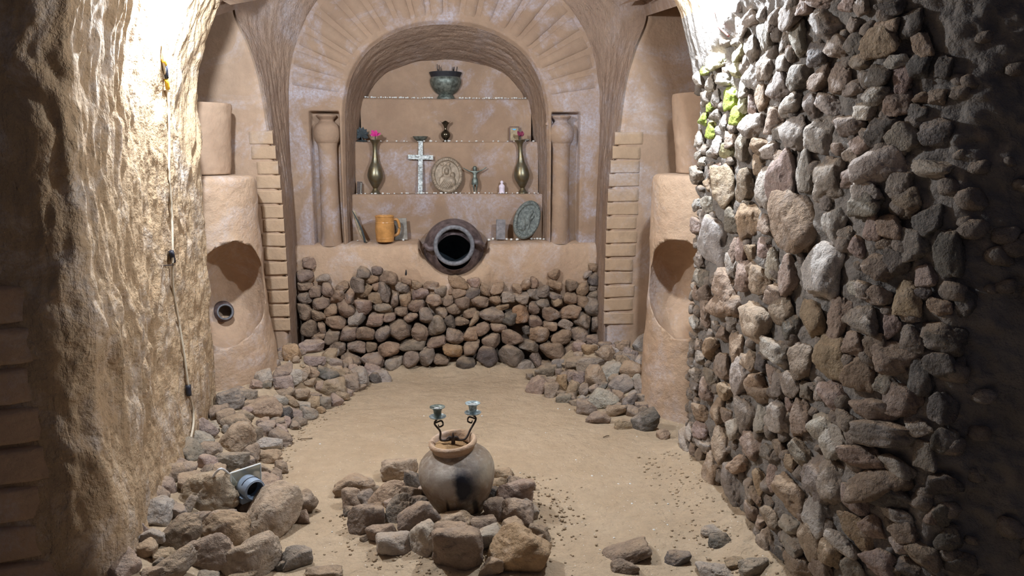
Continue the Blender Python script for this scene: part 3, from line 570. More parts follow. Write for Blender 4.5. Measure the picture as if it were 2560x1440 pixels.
# stacked stone wall under the altar ledge (a leaning dry-stone facing)
sw = empty('stacked_stone_wall', (0, 4.85, 0)); tag(sw, 'dry-stacked wall of rounded brown field stones under the altar ledge', 'stone wall')
XX, ZZ = np.meshgrid(np.linspace(-1.0, 1.0, 150), np.linspace(-.02, .60, 60), indexing='ij')
topz = .50 + .09 * np.interp(XX, [-1, -.8, -.55, -.3, 0, .5, .8, 1], [.9, .2, .7, .7, .3, .1, .3, .9])
ZZ = ZZ / .6 * topz
bk = grid('rubble_backing', st3(XX, (4.90 - 4.85) + .14 * ZZ + .015 * fbm(st3(XX * 9, ZZ * 9, 0 * XX), 3, 120), ZZ), simple('gap_shade', (.10, .07, .05), .95), sw)  # backing coloured dark so the gaps between stones look shaded
def face_y(z): return 4.80 + .17 * z
for r in dedup(parse(WALL_A, 720, 620, 3.893) + parse(WALL_B, 1100, 660, 4.236), .42):
    d = ray(r[0], r[1])
    # intersect leaning plane Y = 4.80 + .17 z
    tt = (4.80 + .17 * CAMH) / (d.y - .17 * d.z); P_ = CAM + d * tt
    k = depth_of(P_) / FPX; wm, hm = r[2] * k * 1.06, r[3] * k * 1.06
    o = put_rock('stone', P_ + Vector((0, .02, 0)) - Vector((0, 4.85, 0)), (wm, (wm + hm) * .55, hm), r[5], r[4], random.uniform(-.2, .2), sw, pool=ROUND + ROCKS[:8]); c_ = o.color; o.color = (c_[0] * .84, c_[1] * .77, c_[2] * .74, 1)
# right wall stones, set in the mortar along the wall's plan
PRC = list(zip(rx, ry))
def hit_right(px, py):
    d = ray(px, py); best = None
    for i in range(len(PRC) - 1):
        x0, y0 = PRC[i]; x1, y1 = PRC[i + 1]
        ex, ey = x1 - x0, y1 - y0; den = d.x * ey - d.y * ex
        if abs(den) < 1e-9: continue
        tt = (x0 * ey - y0 * ex) / den; u = (d.x * y0 - d.y * x0) / -den if False else ((x0 * d.y - y0 * d.x) / den)
        if tt > 0 and -0.01 <= u <= 1.01 and (best is None or tt < best[0]): best = (tt, i)
    if best is None: return None
    return CAM + d * best[0], (rnx[best[1]], rny[best[1]])
mw = []
for txt, ox, oy, sc in ((MW1, 1720, 0, 3.6), (MW2, 1720, 360, 3.6), (MW3, 1720, 720, 3.6), (MW4, 1700, 1040, 3.6), (MW5, 2060, 0, 2.88), (MW6, 2060, 480, 2.88), (MW7, 2060, 940, 2.88)):
    mw += parse(txt, ox, oy, sc)
mw = dedup(mw, .5)
rest = []
for idx, r in enumerate(mw):
    hres = hit_right(r[0], r[1])
    if hres is None: continue
    P_, nn = hres; k = depth_of(P_) / FPX
    va = math.atan2(P_.x, P_.y); wa = math.atan2(-nn[1], nn[0])     # view azimuth and wall tangent angle
    tang = (-nn[1], nn[0]); vd = (math.sin(va), math.cos(va))
    st = abs(vd[0] * nn[0] + vd[1] * nn[1]); ct = math.sqrt(1 - st * st); q = .52
    along = r[2] * k / math.sqrt(st * st + (q * ct) ** 2) * 1.05; prot = max(q * along, .03) * 1.05
    hgt = r[3] * k * 1.06
    zpos = P_.z + (roll(P_.z) * 0)
    loc = Vector((P_.x - float(roll(P_.z)) + nn[0] * .012, P_.y + nn[1] * .012, P_.z))
    ang = math.atan2(tang[1], tang[0])
    if len(rest) == 0 and idx < 300:
        put_rock('stone', loc, (along, prot, hgt), -r[5] if r[5] else random.uniform(-12, 12), r[4], ang, wr, pool=ROUGH)
    else: rest.append((loc, along, prot, hgt, ang, r[4]))
# small chinking stones between them, too many to pick apart: one part
def joined_rocks(name, items, parent, mat, sub=2):
    base = [np.array([v.co[:] for v in rock_mesh('c', sub, 900 + i).vertices]) for i in range(6)]
    fac = np.array([p.vertices[:] for p in rock_mesh('c', sub, 900).polygons]); V = []; F = []; n = 0
    for loc, a_, b_, h_, ang in items:
        v = base[random.randrange(6)] * [a_, b_, h_]; c, s = math.cos(ang), math.sin(ang)
        v = np.stack([v[:, 0] * c - v[:, 1] * s, v[:, 0] * s + v[:, 1] * c, v[:, 2]], -1) + np.array(loc)
        V.append(v); F.append(fac + n); n += len(v)
    o = link(name, mesh_np(name, np.vstack(V), np.vstack(F)), mat, parent); o['kind'] = 'stuff'; return o
ch = [(l_, a_, b_, h_, g_) for l_, a_, b_, h_, g_, _t in rest]
for i in range(520):
    s = random.uniform(1.5, 4.15); j = int(np.searchsorted(tr, s)); j = min(j, len(tr) - 1); z = random.uniform(.02, 1.9)
    if z > np.interp(s, [0, 2.1, 2.6, 3.3, 3.6], [2.2, 2.15, 1.92, 1.70, 1.66]): continue
    d_ = random.uniform(.025, .06)
    ch.append(((rx[j] - roll(z) + rnx[j] * .004, ry[j] + rny[j] * .004, z), d_ * 1.3, d_, d_, math.atan2(rty[j], rtx[j])))
cs = joined_rocks('chinking_stones', ch, wr, M['stone']); cs.color = (.30, .25, .21, 1)

# rubble heaps: every rock is its own thing
HX = np.linspace(-1.6, 1.6, 200); HY = np.linspace(1.4, 5.3, 240)
HH = floor_h(*np.meshgrid(HX, HY, indexing='ij')).tolist()
def fz(x, y):
    i = min(198, max(0, int((x + 1.6) / 3.2 * 199))); j = min(238, max(0, int((y - 1.4) / 3.9 * 239))); return HH[i][j]
def hit_heap(px, py, lift):
    d = ray(px, py); tt = 1.6
    while tt < 6.5:
        p = CAM + d * tt
        if p.z <= fz(p.x, p.y) + lift: return p
        tt += .006
    return CAM + d * 4.5
ORD = ['leftmost', 'second', 'third', 'fourth', 'fifth', 'sixth', 'seventh', 'eighth', 'ninth', 'tenth', 'eleventh', 'twelfth', 'thirteenth']
ROWN = {1: ['single'], 2: ['back', 'front'], 3: ['back', 'middle', 'front'], 4: ['back', 'second', 'third', 'front'], 5: ['back', 'second', 'middle', 'fourth', 'front'], 6: ['back', 'second', 'third', 'fourth', 'fifth', 'front']}
def heap(L, place, group, rows, big=False, custom={}, liftk=.30, dk=.8):
    L = sorted(L, key=lambda r: r[1]); n = len(L); bands = [L[i * n // rows:(i + 1) * n // rows] for i in range(rows)]
    for bi, b in enumerate(bands):
        b = sorted(b, key=lambda r: r[0])
        for ri, r in enumerate(b):
            wpx = r[2]; k = 3.2 / FPX
            for _ in range(2):
                p = hit_heap(r[0], r[1], max(.006, r[3] * k * liftk)); k = depth_of(p) / FPX
            wm, hm = wpx * k * 1.16, r[3] * k * 1.16
            isbig = big and max(wm, hm) > .13
            o = put_rock('rock', p, (wm, max(min(wm, hm), (wm + hm) * .5) * dk, hm), r[5], r[4], -math.atan2(p.x, p.y) + random.uniform(-.15, .15), big=isbig, pitch=-.15)
            pos = ORD[ri] + ('' if ri == 0 else ' from left') + f' in {ROWN[rows][bi]} row'
            size = 'large' if max(wm, hm) > .17 else 'small' if max(wm, hm) < .08 else 'mid-sized'
            lab = f'{size} {TNAME[r[4]]} rock, {pos} {place}'
            for (cx, cy), txt in custom.items():
                if math.hypot(r[0] - cx, r[1] - cy) < 6: lab = txt
            tag(o, lab, 'rock', group)
def px(txt, ox, oy, sc): return parse(txt, ox, oy, sc)
F0 = px(HEAP_F, 360, 1150, 4.965); D0 = px(HEAP_D, 520, 950, 4.8); C0 = px(HEAP_C, 660, 830, 5.759); E0 = px(HEAP_E, 1300, 820, 4.8); G0 = px(RING_G, 800, 980, 3.13)
heap(C0, 'of rear left heap', 'rocks of the heap in the rear left corner', 5)
heap(D0, 'of heap beside left pillar', 'rocks heaped along the left wall', 4, True)
heap(E0, 'of rear right heap', 'rocks of the heap in the rear right corner', 5)
heap(F0, 'of front left heap', 'boulders of the front left heap', 5, True, {
    (360 + 860 / 4.965, 1150 + 420 / 4.965): 'big pale boulder topping the front left heap, beside the grey lamp socket',
    (360 + 1590 / 4.965, 1150 + 700 / 4.965): 'huge pale slanting boulder on the floor side of the front left heap',
    (360 + 1010 / 4.965, 1150 + 870 / 4.965): 'rounded tan boulder tucked under the topmost boulder of the front left heap'})
heap(G0, 'of ring around clay jar', 'rocks ringed around the clay jar', 5, True, custom={
    (800 + 1545 / 3.13, 980 + 1260 / 3.13): 'large orange-tan rock with a sooty face at the front right of the jar',
    (800 + 1075 / 3.13, 980 + 1240 / 3.13): 'large rounded brown rock in front of the jar, nearest the camera'}, liftk=.26)
# smaller rocks wedged in wherever the mounds would show between the big ones
placed = [(ob.matrix_world.translation.x, ob.matrix_world.translation.y, ob.matrix_world.translation.z, max(ob.matrix_world.to_scale())) for ob in COL.objects if ob.name.startswith('rock')]
def fill(n, xr, yr, test, smin, smax, label, group):
    c = 0
    for _ in range(4000):
        if c >= n: break
        x, y = random.uniform(*xr), random.uniform(*yr)
        if not test(x, y): continue
        s_ = random.uniform(smin, smax); z = fz(x, y) + s_ * .2
        if any((x - a) ** 2 + (y - b) ** 2 + (z - c_) ** 2 * .6 < (.36 * (s_ + d_)) ** 2 for a, b, c_, d_ in placed): continue
        q = put_rock('rock', (x, y, z), (s_ * random.uniform(.9, 1.3), s_ * random.uniform(.8, 1.1), s_ * random.uniform(.7, .95)), random.uniform(-25, 25), random.choice('bbgtpbw'), random.uniform(0, 6))
        tag(q, label, 'rock', group); placed.append((x, y, z, s_)); c += 1
fill(46, (-1.15, -.72), (2.25, 3.95), lambda x, y: x < float(toe_x(TOE_L, y)) - .02, .06, .13, 'small brown rock wedged low between bigger ones in the heap along the left wall', 'filler rocks along the left wall')
fill(30, (-1.05, -.4), (4.0, 4.75), lambda x, y: x < float(toe_x(TOE_L, y)) - .02, .05, .10, 'small brown rock wedged among others in the rear left corner heap', 'filler rocks in the rear left heap')
fill(40, (.5, 1.08), (3.75, 4.6), lambda x, y: y > np.interp(x, [.44, .5, .62, .76, .93, 1.02, 1.3], [4.9, 4.5, 4.25, 4.0, 3.84, 3.72, 3.6]) + .04, .05, .10, 'small brown rock wedged among others in the rear right corner heap', 'filler rocks in the rear right heap')
fill(14, (-.38, .42), (2.5, 3.2), lambda x, y: .13 < math.hypot(x - JX, y - JY + .06) < .34, .05, .085, 'small brown rock wedged low between the ring rocks around the clay jar', 'filler rocks around the clay jar')
# half-buried rocks and bits on the open floor
for r, lab in (((1562, 1385, 130, 60, 'b', 28), 'long low ridge-like rock half buried in the sand, right of the jar ring'), ((1560, 1425, 70, 60, 'b', 0), 'rounded brown rock half buried at the bottom of the floor, right of the jar ring'),
               ((1690, 1400, 70, 50, 'd', 0), 'dark crumbly rock half buried in the floor'), ((1782, 1330, 70, 26, 'w', -8), 'flat pale rock lying near the foot of the stone wall'),
               ((1800, 1360, 60, 50, 'd', 10), 'dark jagged rock behind the flat pale rock near the stone wall'), ((1840, 1415, 50, 40, 't', 20), 'small angular tan rock at the foot of the stone wall'),
               ((1785, 1432, 90, 50, 'w', 0), 'pale half-buried rock at the very bottom near the stone wall'), ((1885, 1425, 80, 60, 'g', 0), 'smooth rounded grey rock at the foot of the stone wall')):
    p = hit_heap(r[0], r[1], .0); k = depth_of(p) / FPX
    tag(put_rock('rock', p, (r[2] * k, r[2] * k * .8, r[3] * k), r[5], r[4], 0, big=True), lab, 'rock')
pm = simple('pebble_white', (.72, .70, .66), .8); pb = rock_mesh('pebble', 2, 777); pb.materials.clear(); pb.materials.append(pm)
def pebbles(pts, label, group, name='pebble', cat='pebble'):
    for (x, y, z, s) in pts:
        o = bpy.data.objects.new(name, pb); COL.objects.link(o)
        o.matrix_world = Matrix.LocRotScale(Vector((x, y, z)), E((0, 0, random.uniform(0, 6))).to_quaternion(), Vector((s * random.uniform(.9, 1.5), s, s * random.uniform(.7, 1))))
        tag(o, label, cat, group)
pts = []
for (a_, b_) in ((1300, 1182), (1535, 1345), (1480, 1190), (1395, 1022), (1424, 1024), (1592, 1092), (1505, 1190), (1546, 1210), (1500, 1375), (1669, 1312), (1635, 1325), (1670, 1260), (1580, 1260), (774, 1398), (800, 1110), (1205, 1040), (1364, 1082), (1575, 1210), (1440, 1150), (1060, 1040), (830, 1330), (1400, 1300)):
    p = hit_heap(a_, b_, .002); pts.append((p.x, p.y, p.z, random.uniform(.005, .010)))
pebbles(pts, 'tiny white stone chip lying loose on the sandy floor', 'white chips scattered on the floor')
for k, yz in ((1, 1), (2, 1), (3, 1)):
    pts = []
    xs_ = {1: [(-.55, .55, 70)], 2: [(-.61, .61, 26)], 3: [(-.62, .64, 40)]}[k]
    for a_, b_, n_ in xs_:
        for i in range(n_):
            x = a_ + (b_ - a_) * (i + random.uniform(.1, .9)) / n_
            if k == 1 and abs(x) < .09: continue
            s = random.uniform(.007, .016); pts.append((x, shelf_y(k, x) + .014 + random.uniform(0, .02), SHZ[k] + s * .35, s))
    pebbles(pts, f"little white pebble along the edge of the niche's {['', 'top', 'middle', 'lower'][k]} shelf", f"white pebbles on the {['', 'top', 'middle', 'lower'][k]} niche shelf")
pts = [(x, 5.08 + random.uniform(-.03, .03), .835, random.uniform(.010, .018)) for x in (.27, .30, .33, .39, .42, .46, .56, .58, .60, .62, .64, -.30, -.6)]
pebbles(pts, 'small white pebble on the altar ledge beside the oval plaques', 'white pebbles on the altar ledge')

tw = simple('dry_twig', (.16, .11, .07), .8, 0, .2, 0)
for (a_, b_, L_, an, lab) in ((745, 1098, .07, -.3, 'thin dry twig on the sand beside the left heap'), (1508, 1093, .035, .1, 'short curved dark twig on the sand near the rear right heap'), (848, 1292, .06, .8, 'dry twig on the sand left of the jar ring')):
    p = hit_heap(a_, b_, .004); o = tube('twig', [p, p + Vector((L_ * .5 * math.cos(an), L_ * .5 * math.sin(an), .006)), p + Vector((L_ * math.cos(an + .3), L_ * math.sin(an + .3), .002))], .0025, tw, None, 6, 8); tag(o, lab, 'twig')

# ================================================================== THINGS
M['brass'] = simple('aged_brass', (.30, .23, .12), .38, .85, .35, .1, 30, (.20, .20, .16))
M['dkbrass'] = simple('dark_bronze', (.10, .085, .06), .25, .9, .3, .05)
M['bronze'] = simple('greenish_bronze', (.13, .15, .13), .5, .6, .35, .2, 40, (.24, .27, .24))
M['black'] = simple('sooty_black', (.015, .015, .02), .7)
M['plaque'] = simple('bronze_plaque', (.24, .18, .125), .5, .3, .15, .1, 40, (.33, .26, .19))
M['gplaque'] = simple('grey_green_plaque', (.13, .145, .135), .6, .2, .3, .2, 60, (.21, .23, .21))
M['cross'] = simple('chipped_white_paint', (.28, .30, .30), .7, 0, .3, .3, 75, (.80, .86, .86))
M['magenta'] = simple('magenta_petals', (.55, .03, .22), .7)
M['leafdark'] = simple('dark_leaves', (.03, .04, .045), .7)
M['wine'] = simple('wine_red_petals', (.20, .02, .06), .7)
M['mug'] = simple('orange_glaze', (.48, .235, .075), .25, 0, .18, .05, 18)
M['grey'] = simple('grey_slate', (.20, .185, .19), .7, 0, .25, .3)
M['greyc'] = simple('grey_board', (.24, .22, .19), .8, 0, .25, .2)
M['shell'] = simple('shell_wood', (.34, .27, .18), .7, 0, .4, .3, 30)
M['pinkw'] = simple('pinkish_white', (.80, .70, .80), .6, 0, .08, .05)
M['glaze'] = simple('dark_glazed_clay', (.085, .058, .06), .5, 0, .35, .3, 26, (.16, .12, .12))
M['rim'] = simple('greyish_rim', (.15, .15, .165), .6, 0, .3, .3, 50)
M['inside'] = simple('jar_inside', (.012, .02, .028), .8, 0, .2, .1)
M['verd'] = simple('verdigris_tin', (.24, .29, .31), .55, .5, .4, .3, 70, (.50, .58, .60))
M['iron'] = simple('dark_iron', (.07, .055, .05), .6, .6, .4, .3, 60)
M['wax'] = simple('burnt_wax', (.10, .10, .10), .8, 0, .8, .5, 300, (.6, .6, .58))
M['cable'] = simple('cream_cable', (.55, .47, .36), .5, 0, .12, .0)
M['cablew'] = simple('white_cable', (.75, .75, .78), .4, 0, .05, .0)
M['tape'] = simple('black_tape', (.02, .022, .035), .45, 0, .2, .1)
M['ytape'] = simple('yellow_tape', (.75, .45, .03), .5, 0, .1, .0)
M['rwire'] = simple('dark_red_wire', (.16, .05, .04), .5, 0, .1, .0)
M['socket'] = simple('grey_plastic', (.20, .25, .33), .35, 0, .1, .0, 20, (.30, .37, .47))
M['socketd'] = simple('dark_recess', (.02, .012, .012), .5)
M['white_edge'] = simple('white_enamel', (.72, .74, .72), .4, 0, .05, 0)
M['frame'] = simple('brown_frame', (.12, .055, .035), .5)
M['blue'] = simple('blue_print', (.05, .40, .85), .5)
M['gold'] = simple('gold_print', (.30, .22, .12), .5)
M['earth'] = clay('potting_earth', (.50, .32, .16), (.30, .18, .09), 0, None, 1, 1)
gq = NT('cover_glass'); gq.b.inputs['Base Color'].default_value = (.55, .62, .60, 1); gq.b.inputs['Roughness'].default_value = .12
gq.b.inputs['Transmission Weight'].default_value = .85; M['glass'] = gq.m

# clay jar in the ring of rocks
def jar_mat():
    q = NT('sooty_clay_jar'); tc = q.n('ShaderNodeTexCoord').outputs['Object']; v = q.noise(tc, 7, 6, .65, .3); v2 = q.noise(tc, 38, 5, .65)
    c = q.mix(q.ramp(v, [(.35, 0), (.66, 1)]), (.31, .235, .165), (.17, .12, .085))
    c = q.mix(q.math('MULTIPLY', q.ramp(v2, [(.50, 0), (.66, 1)]), .55), c, (.46, .41, .35))
    def blob(cx, cz, rx_, rz_, col, base, soft=.6, amt=1.0, front=True):
        s = q.n('ShaderNodeSeparateXYZ'); q.l(tc, s.inputs[0]); nn = q.math('MULTIPLY', q.math('SUBTRACT', q.noise(tc, 22, 4, .6), .5), .9)
        a_ = q.math('DIVIDE', q.math('SUBTRACT', s.outputs[0], cx), rx_); b_ = q.math('DIVIDE', q.math('SUBTRACT', s.outputs[2], cz), rz_)
        d = q.math('ADD', q.math('SQRT', q.math('ADD', q.math('MULTIPLY', a_, a_), q.math('MULTIPLY', b_, b_))), nn)
        m = q.ramp(d, [(soft, 1), (1.0, 0)])
        m = q.math('MULTIPLY', q.math('MULTIPLY', m, q.ramp(s.outputs[1], [(.0, 1), (.01, 0)])), amt)
        return q.mix(m, base, col)
    c = blob(-.03, .235, .13, .07, (.50, .47, .44), c, .1, .8)          # pale lime bloom
    c = blob(.10, .23, .06, .06, (.48, .43, .34), c, .2, .6)
    c = blob(.045, .215, .075, .11, (.06, .055, .065), c, .25, .8)       # soot blotch
    c = blob(.022, .215, .042, .085, (.012, .014, .025), c, .5, 1)
    c = blob(.058, .10, .016, .07, (.02, .018, .02), c, .5, .9)
    c = blob(-.045, .12, .008, .06, (.03, .022, .018), c, .4, .9)       # thin sooty drip
    q.l(c, q.b.inputs['Base Color']); q.b.inputs['Roughness'].default_value = .55; q.b.inputs['Specular IOR Level'].default_value = .35
    q.l(q.bump(q.noise(tc, 55, 5, .7), .35, .004, q.bump(q.noise(tc, 14, 4, .6), .3, .01)), q.b.inputs['Normal']); return q.m
M['jar'] = jar_mat()
jr = empty('clay_jar', (JX + .02, JY - .07, -.012)); jr.rotation_euler = (math.radians(5), math.radians(-6), 0)
tag(jr, 'round-bellied clay jar with black soot stains, standing in the ring of rocks', 'jar')
prof = keyed([(.044, -.012), (.060, .0), (.086, .05), (.117, .105), (.139, .165), (.146, .215), (.136, .257), (.110, .284), (.086, .299), (.079, .308), (.080, .318)], 60)
lathe('body', prof, M['jar'], jr, 72, noise=.003, nf=8)
nk = keyed([(.079, .306), (.083, .318), (.091, .328), (.092, .339), (.084, .346), (.075, .341), (.069, .326), (.067, .304), (.09, .27)], 40)
lathe('rim', nk, M['pillar'], jr, 64, (0, 0, 0), (0, 0, 0), noise=.002, nf=10)
bm = bmesh.new(); bmesh.ops.create_grid(bm, x_segments=24, y_segments=24, size=.072)
for v in list(bm.verts):
    if v.co.length > .071: bm.verts.remove(v)
    else: v.co.z = .006 * float(fbm(np.array([v.co.x * 40, v.co.y * 40, 0.]), 3, 4)) - .10 * v.co.x
so = bm_obj('soil', bm, M['earth']); so.location = jr.location + Vector((-.036, -.028, .314)); tag(so, 'crumbly earth filling the mouth of the clay jar', 'soil', kind='stuff')
# candle holder: two curved arms rising from the earth in the jar
ch_ = empty('candle_holder', tuple(atY(1132, 1098, JY - .08))); tag(ch_, 'tarnished two-armed iron candle holder stuck in the clay jar', 'candle holder')
o0 = Vector(ch_.location)
for (pxx, pyy, Yc, s_) in ((1094, 1046, JY - .10, -1), (1182, 1036, JY - .05, 1)):
    pan = atY(pxx, pyy, Yc) - o0
    pts = [Vector((0, 0, 0)), Vector((s_ * .045, 0, -.002)), Vector((pan.x * 1.02 - s_ * .01, pan.y * .5, pan.z * .40)), Vector((pan.x + s_ * .012, pan.y, pan.z * .78)), pan + Vector((0, 0, -.002))]
    arm = tube('arm', pts, [.0055, .0045, .004, .0035, .0035], M['iron'], ch_, 8, 26)
    sc = [pan + Vector((s_ * .010, 0, -.018)), pan + Vector((-s_ * .014, 0, -.010)), pan + Vector((-s_ * .020, 0, -.026)), pan + Vector((-s_ * .006, 0, -.034)), pan + Vector((-s_ * .002, 0, -.024))]
    tube('scroll', sc, [.003, .0035, .0035, .003, .0015], M['iron'], arm, 6, 20)
    dp = lathe('drip_pan', keyed([(.004, 0), (.018, .001), (.029, .005), (.0325, .009), (.030, .0085), (.018, .004), (.004, .003)], 24), M['verd'], ch_, 32, tuple(pan), noise=.001, nf=30)
    cp = lathe('candle_cup', keyed([(.004, .003), (.013, .004), (.0145, .015), (.0155, .030), (.020, .040), (.0285, .044), (.0285, .0465), (.018, .0435), (.014, .036), (.012, .03)], 36), M['verd' if s_ > 0 else 'bronze'], ch_, 32, tuple(pan))
    lathe('wax', [(.016, .036), (.015, .0405), (.008, .0425), (.0005, .042)], M['wax'], cp, 20, tuple(pan))
tube('spike', [(0, 0, -.03), (.002, 0, .0), (0, 0, .026)], [.007, .008, .0015], M['iron'], ch_, 8, 8)
for s_ in (-1, 1): tube('leaf_blade', [(0, 0, -.002), (s_ * .012, -.004, .010), (s_ * .026, -.01, .004)], [.005, .006, .001], M['iron'], ch_, 6, 8)

# jar lying in the altar ledge, mouth outward
pj = empty('ledge_jar', (LX, 4.86, .822)); pj.rotation_euler = (math.radians(90), 0, 0)
tag(pj, 'dark clay jar lying in the altar ledge with its round mouth facing out', 'jar')
lathe('body', keyed([(.114, .005), (.117, -.02), (.15, -.05), (.175, -.10), (.195, -.17), (.198, -.24), (.17, -.32), (.10, -.38)], 40), M['glaze'], pj, 64, (0, -.045, 0))
lathe('rim', keyed([(.108, -.03), (.104, -.005), (.106, .012), (.118, .018), (.130, .012), (.131, -.004), (.120, -.022)], 30), M['rim'], pj, 64)
lathe('inner_wall', keyed([(.106, -.004), (.106, -.04), (.115, -.10), (.125, -.17), (.10, -.25), (.002, -.28)], 30), M['inside'], pj, 48)
for s_ in (-1, 1): tube('lug_handle', [(s_ * .118, .02 * s_, -.03), (s_ * .155, .02 * s_ , .004), (s_ * .185, .0, -.03), (s_ * .195, -.02, -.08)], [.014, .017, .016, .012], M['glaze'], pj, 10, 14)
# small dark jar peeping out of the left hollow pillar
c = atY(563, 780, 4.29)
sj = empty('small_jar', tuple(c)); sj.rotation_euler = (math.radians(78), 0, math.radians(28)); tag(sj, 'small dark jar with a pale rim, inside the opening of the left hollow pillar', 'jar')
lathe('body', keyed([(.040, 0), (.037, -.015), (.05, -.04), (.07, -.09), (.06, -.14), (.02, -.16)], 26), M['glaze'], sj, 40)
lathe('rim', keyed([(.034, -.004), (.038, .005), (.045, .003), (.044, -.006)], 14), M['rim'], sj, 40)
lathe('inner_wall', [(.035, 0), (.036, -.03), (.05, -.08), (.001, -.12)], M['inside'], sj, 32)

# ---- niche, top shelf
def seat(px_v, k, off=.03):
    """point on shelf k under pixel column px_v"""
    Y = SHY[k] + off; x = atY(px_v, 400, Y).x; return Vector((x, shelf_y(k, x) + off, SHZ[k]))
p = seat(1117, 1, .085); bw = empty('metal_bowl', tuple(p)); tag(bw, 'dark pewter bowl full of burnt incense sticks on the top niche shelf', 'bowl')
lathe('foot', keyed([(.062, 0), (.060, .012), (.048, .03)], 10), M['bronze'], bw, 40)
lathe('bowl_body', keyed([(.045, .028), (.080, .055), (.103, .095), (.108, .125), (.100, .148)], 30), M['bronze'], bw, 48)
lathe('bowl_rim', keyed([(.100, .146), (.103, .155), (.112, .176), (.110, .18), (.095, .165), (.085, .15), (.02, .148), (.0005, .148)], 30), M['black'], bw, 48)
for i in range(17):
    a = random.uniform(0, 6.28); r = random.uniform(.01, .075); x0, y0 = r * math.cos(a), r * math.sin(a) * .6
    tube('incense_stick', [(x0, y0, .14), (x0 * 1.15, y0 * 1.1, random.uniform(.20, .245))], .0022, M['black'], bw, 5)
# middle shelf
def leaf_bm(bm, base, tip, wd, nrm=Vector((0, -1, 0))):
    base, tip = Vector(base), Vector(tip); d = tip - base; s = d.cross(nrm).normalized() * wd
    pts = [base, base + d * .35 + s, base + d * .75 + s * .8, tip, base + d * .75 - s * .8, base + d * .35 - s, base + d * .5 + nrm * wd * .4]
    v = [bm.verts.new(q) for q in pts]
    for i in range(6): bm.faces.new((v[i], v[(i + 1) % 6], v[6]))
p = seat(908, 2, .04); dl = empty('dark_leaf_sprig', tuple(p)); tag(dl, 'dark dried sprig of pointed leaves at the left end of the middle niche shelf', 'sprig')
tube('stem', [(0, 0, .0), (.0, 0, .05)], .005, M['leafdark'], dl, 6)
for a in (-75, -45, -15, 15, 45, 75, 110, -110):
    bm = bmesh.new(); a_ = math.radians(a); leaf_bm(bm, (0, 0, .04), (math.sin(a_) * .05, -.01, .045 + math.cos(a_) * .055), .013); bm_obj('leaf', bm, M['leafdark'], dl, False)
lathe('base', [(.001, .012), (.03, .010), (.04, 0)], M['leafdark'], dl, 16)
p = seat(1052, 2, .05); o = lathe('small_bowl', keyed([(.020, 0), (.022, .006), (.040, .018), (.050, .034), (.052, .037), (.047, .034), (.03, .02), (.001, .012)], 30), M['bronze'], None, 36); o.location = p
tag(o, 'small shallow dark green bowl just behind the top of the white cross', 'bowl')
p = seat(1115, 2, .05); jg = empty('bronze_vase', tuple(p)); tag(jg, 'small shiny dark bronze vase with a flared scalloped lip on the middle niche shelf', 'vase')
lathe('vase_foot', keyed([(.022, 0), (.020, .004), (.009, .014)], 10), M['dkbrass'], jg, 28)
me = lathe_me('vase_body', keyed([(.008, .012), (.026, .028), (.033, .048), (.026, .066), (.011, .080), (.010, .098), (.018, .115), (.034, .134), (.030, .131), (.012, .11)], 40), 40)
for v in me.vertices:
    if v.co.z > .105: v.co.z += .006 * math.cos(4 * math.atan2(v.co.y, v.co.x)) * (v.co.z - .105) / .03
link('vase_body', me, M['dkbrass'], jg)
p = seat(1285, 2, .045); fr = empty('framed_card', tuple(p)); fr.rotation_euler = (-.14, 0, -.05); tag(fr, 'small brown framed picture card with a blue mark, behind the right brass vase', 'picture')
box('frame', (.070, .010, .105), M['frame'], fr, (0, 0, .0525)); box('card', (.054, .003, .088), M['gold'], fr, (0, -.0055, .0525), bev=0)
bm = bmesh.new()
arcp = [(math.cos(q) * .013, math.sin(q) * .009) for q in np.linspace(PI, 2 * PI, 9)]
vs = [bm.verts.new((x_, -.0076, .088 + z_)) for x_, z_ in arcp] + [bm.verts.new((x_ * .6, -.0076, .089 + z_ * .25)) for x_, z_ in arcp[::-1]]
bm.faces.new(vs); r_ = bmesh.ops.extrude_face_region(bm, geom=bm.faces[:]); bmesh.ops.translate(bm, vec=(0, .0015, 0), verts=[g for g in r_['geom'] if isinstance(g, bmesh.types.BMVert)]); bm_obj('blue_mark', bm, M['blue'], fr, False)
p = seat(1312, 2, .04); o = put_rock('shard', p + Vector((0, 0, .010)), (.06, .04, .022), 5, 'd', 0); tag(o, 'dark shard lying at the right end of the middle niche shelf', 'shard')
# lower shelf
def brass_vase(px_v, py_top, lean, label, flower, petal, cat='vase'):
    p = seat(px_v, 3, .055); vs_ = empty('brass_vase', tuple(p)); vs_.rotation_euler = (0, lean, 0); tag(vs_, label, cat, 'tall brass vases in the niche')
    lathe('vase_foot', keyed([(.034, 0), (.033, .006), (.022, .022), (.014, .040)], 14), M['brass'], vs_, 32)
    lathe('vase_body', keyed([(.015, .038), (.032, .065), (.050, .105), (.052, .135), (.042, .175), (.025, .215), (.017, .26), (.0155, .305), (.021, .335), (.036, .356), (.038, .360), (.034, .358), (.016, .335), (.013, .30)], 56), M['brass'], vs_, 40)
    fl_ = empty('flower', (0, 0, 0)); fl_.parent = vs_; bm = bmesh.new(); tube_pts(bm, [(0, 0, .33), (.004, 0, .385)], .0035, 6); me = bpy.data.meshes.new('stem')
    bpy.data.objects.remove(fl_); st = bm_obj('flower_stem', bm, M['leafdark'], vs_)
    for i in range(flower):
        a = random.uniform(0, 6.28); e = random.uniform(-.2, 1.3); L = random.uniform(.022, .042); bm = bmesh.new()
        leaf_bm(bm, (.003, 0, .385), (.003 + L * math.cos(a) * math.cos(e), L * math.sin(a) * math.cos(e) * .6, .392 + L * math.sin(e)), .010, Vector((0, -.8, .5)).normalized()); bm_obj('petal', bm, petal, st, False)
    return vs_
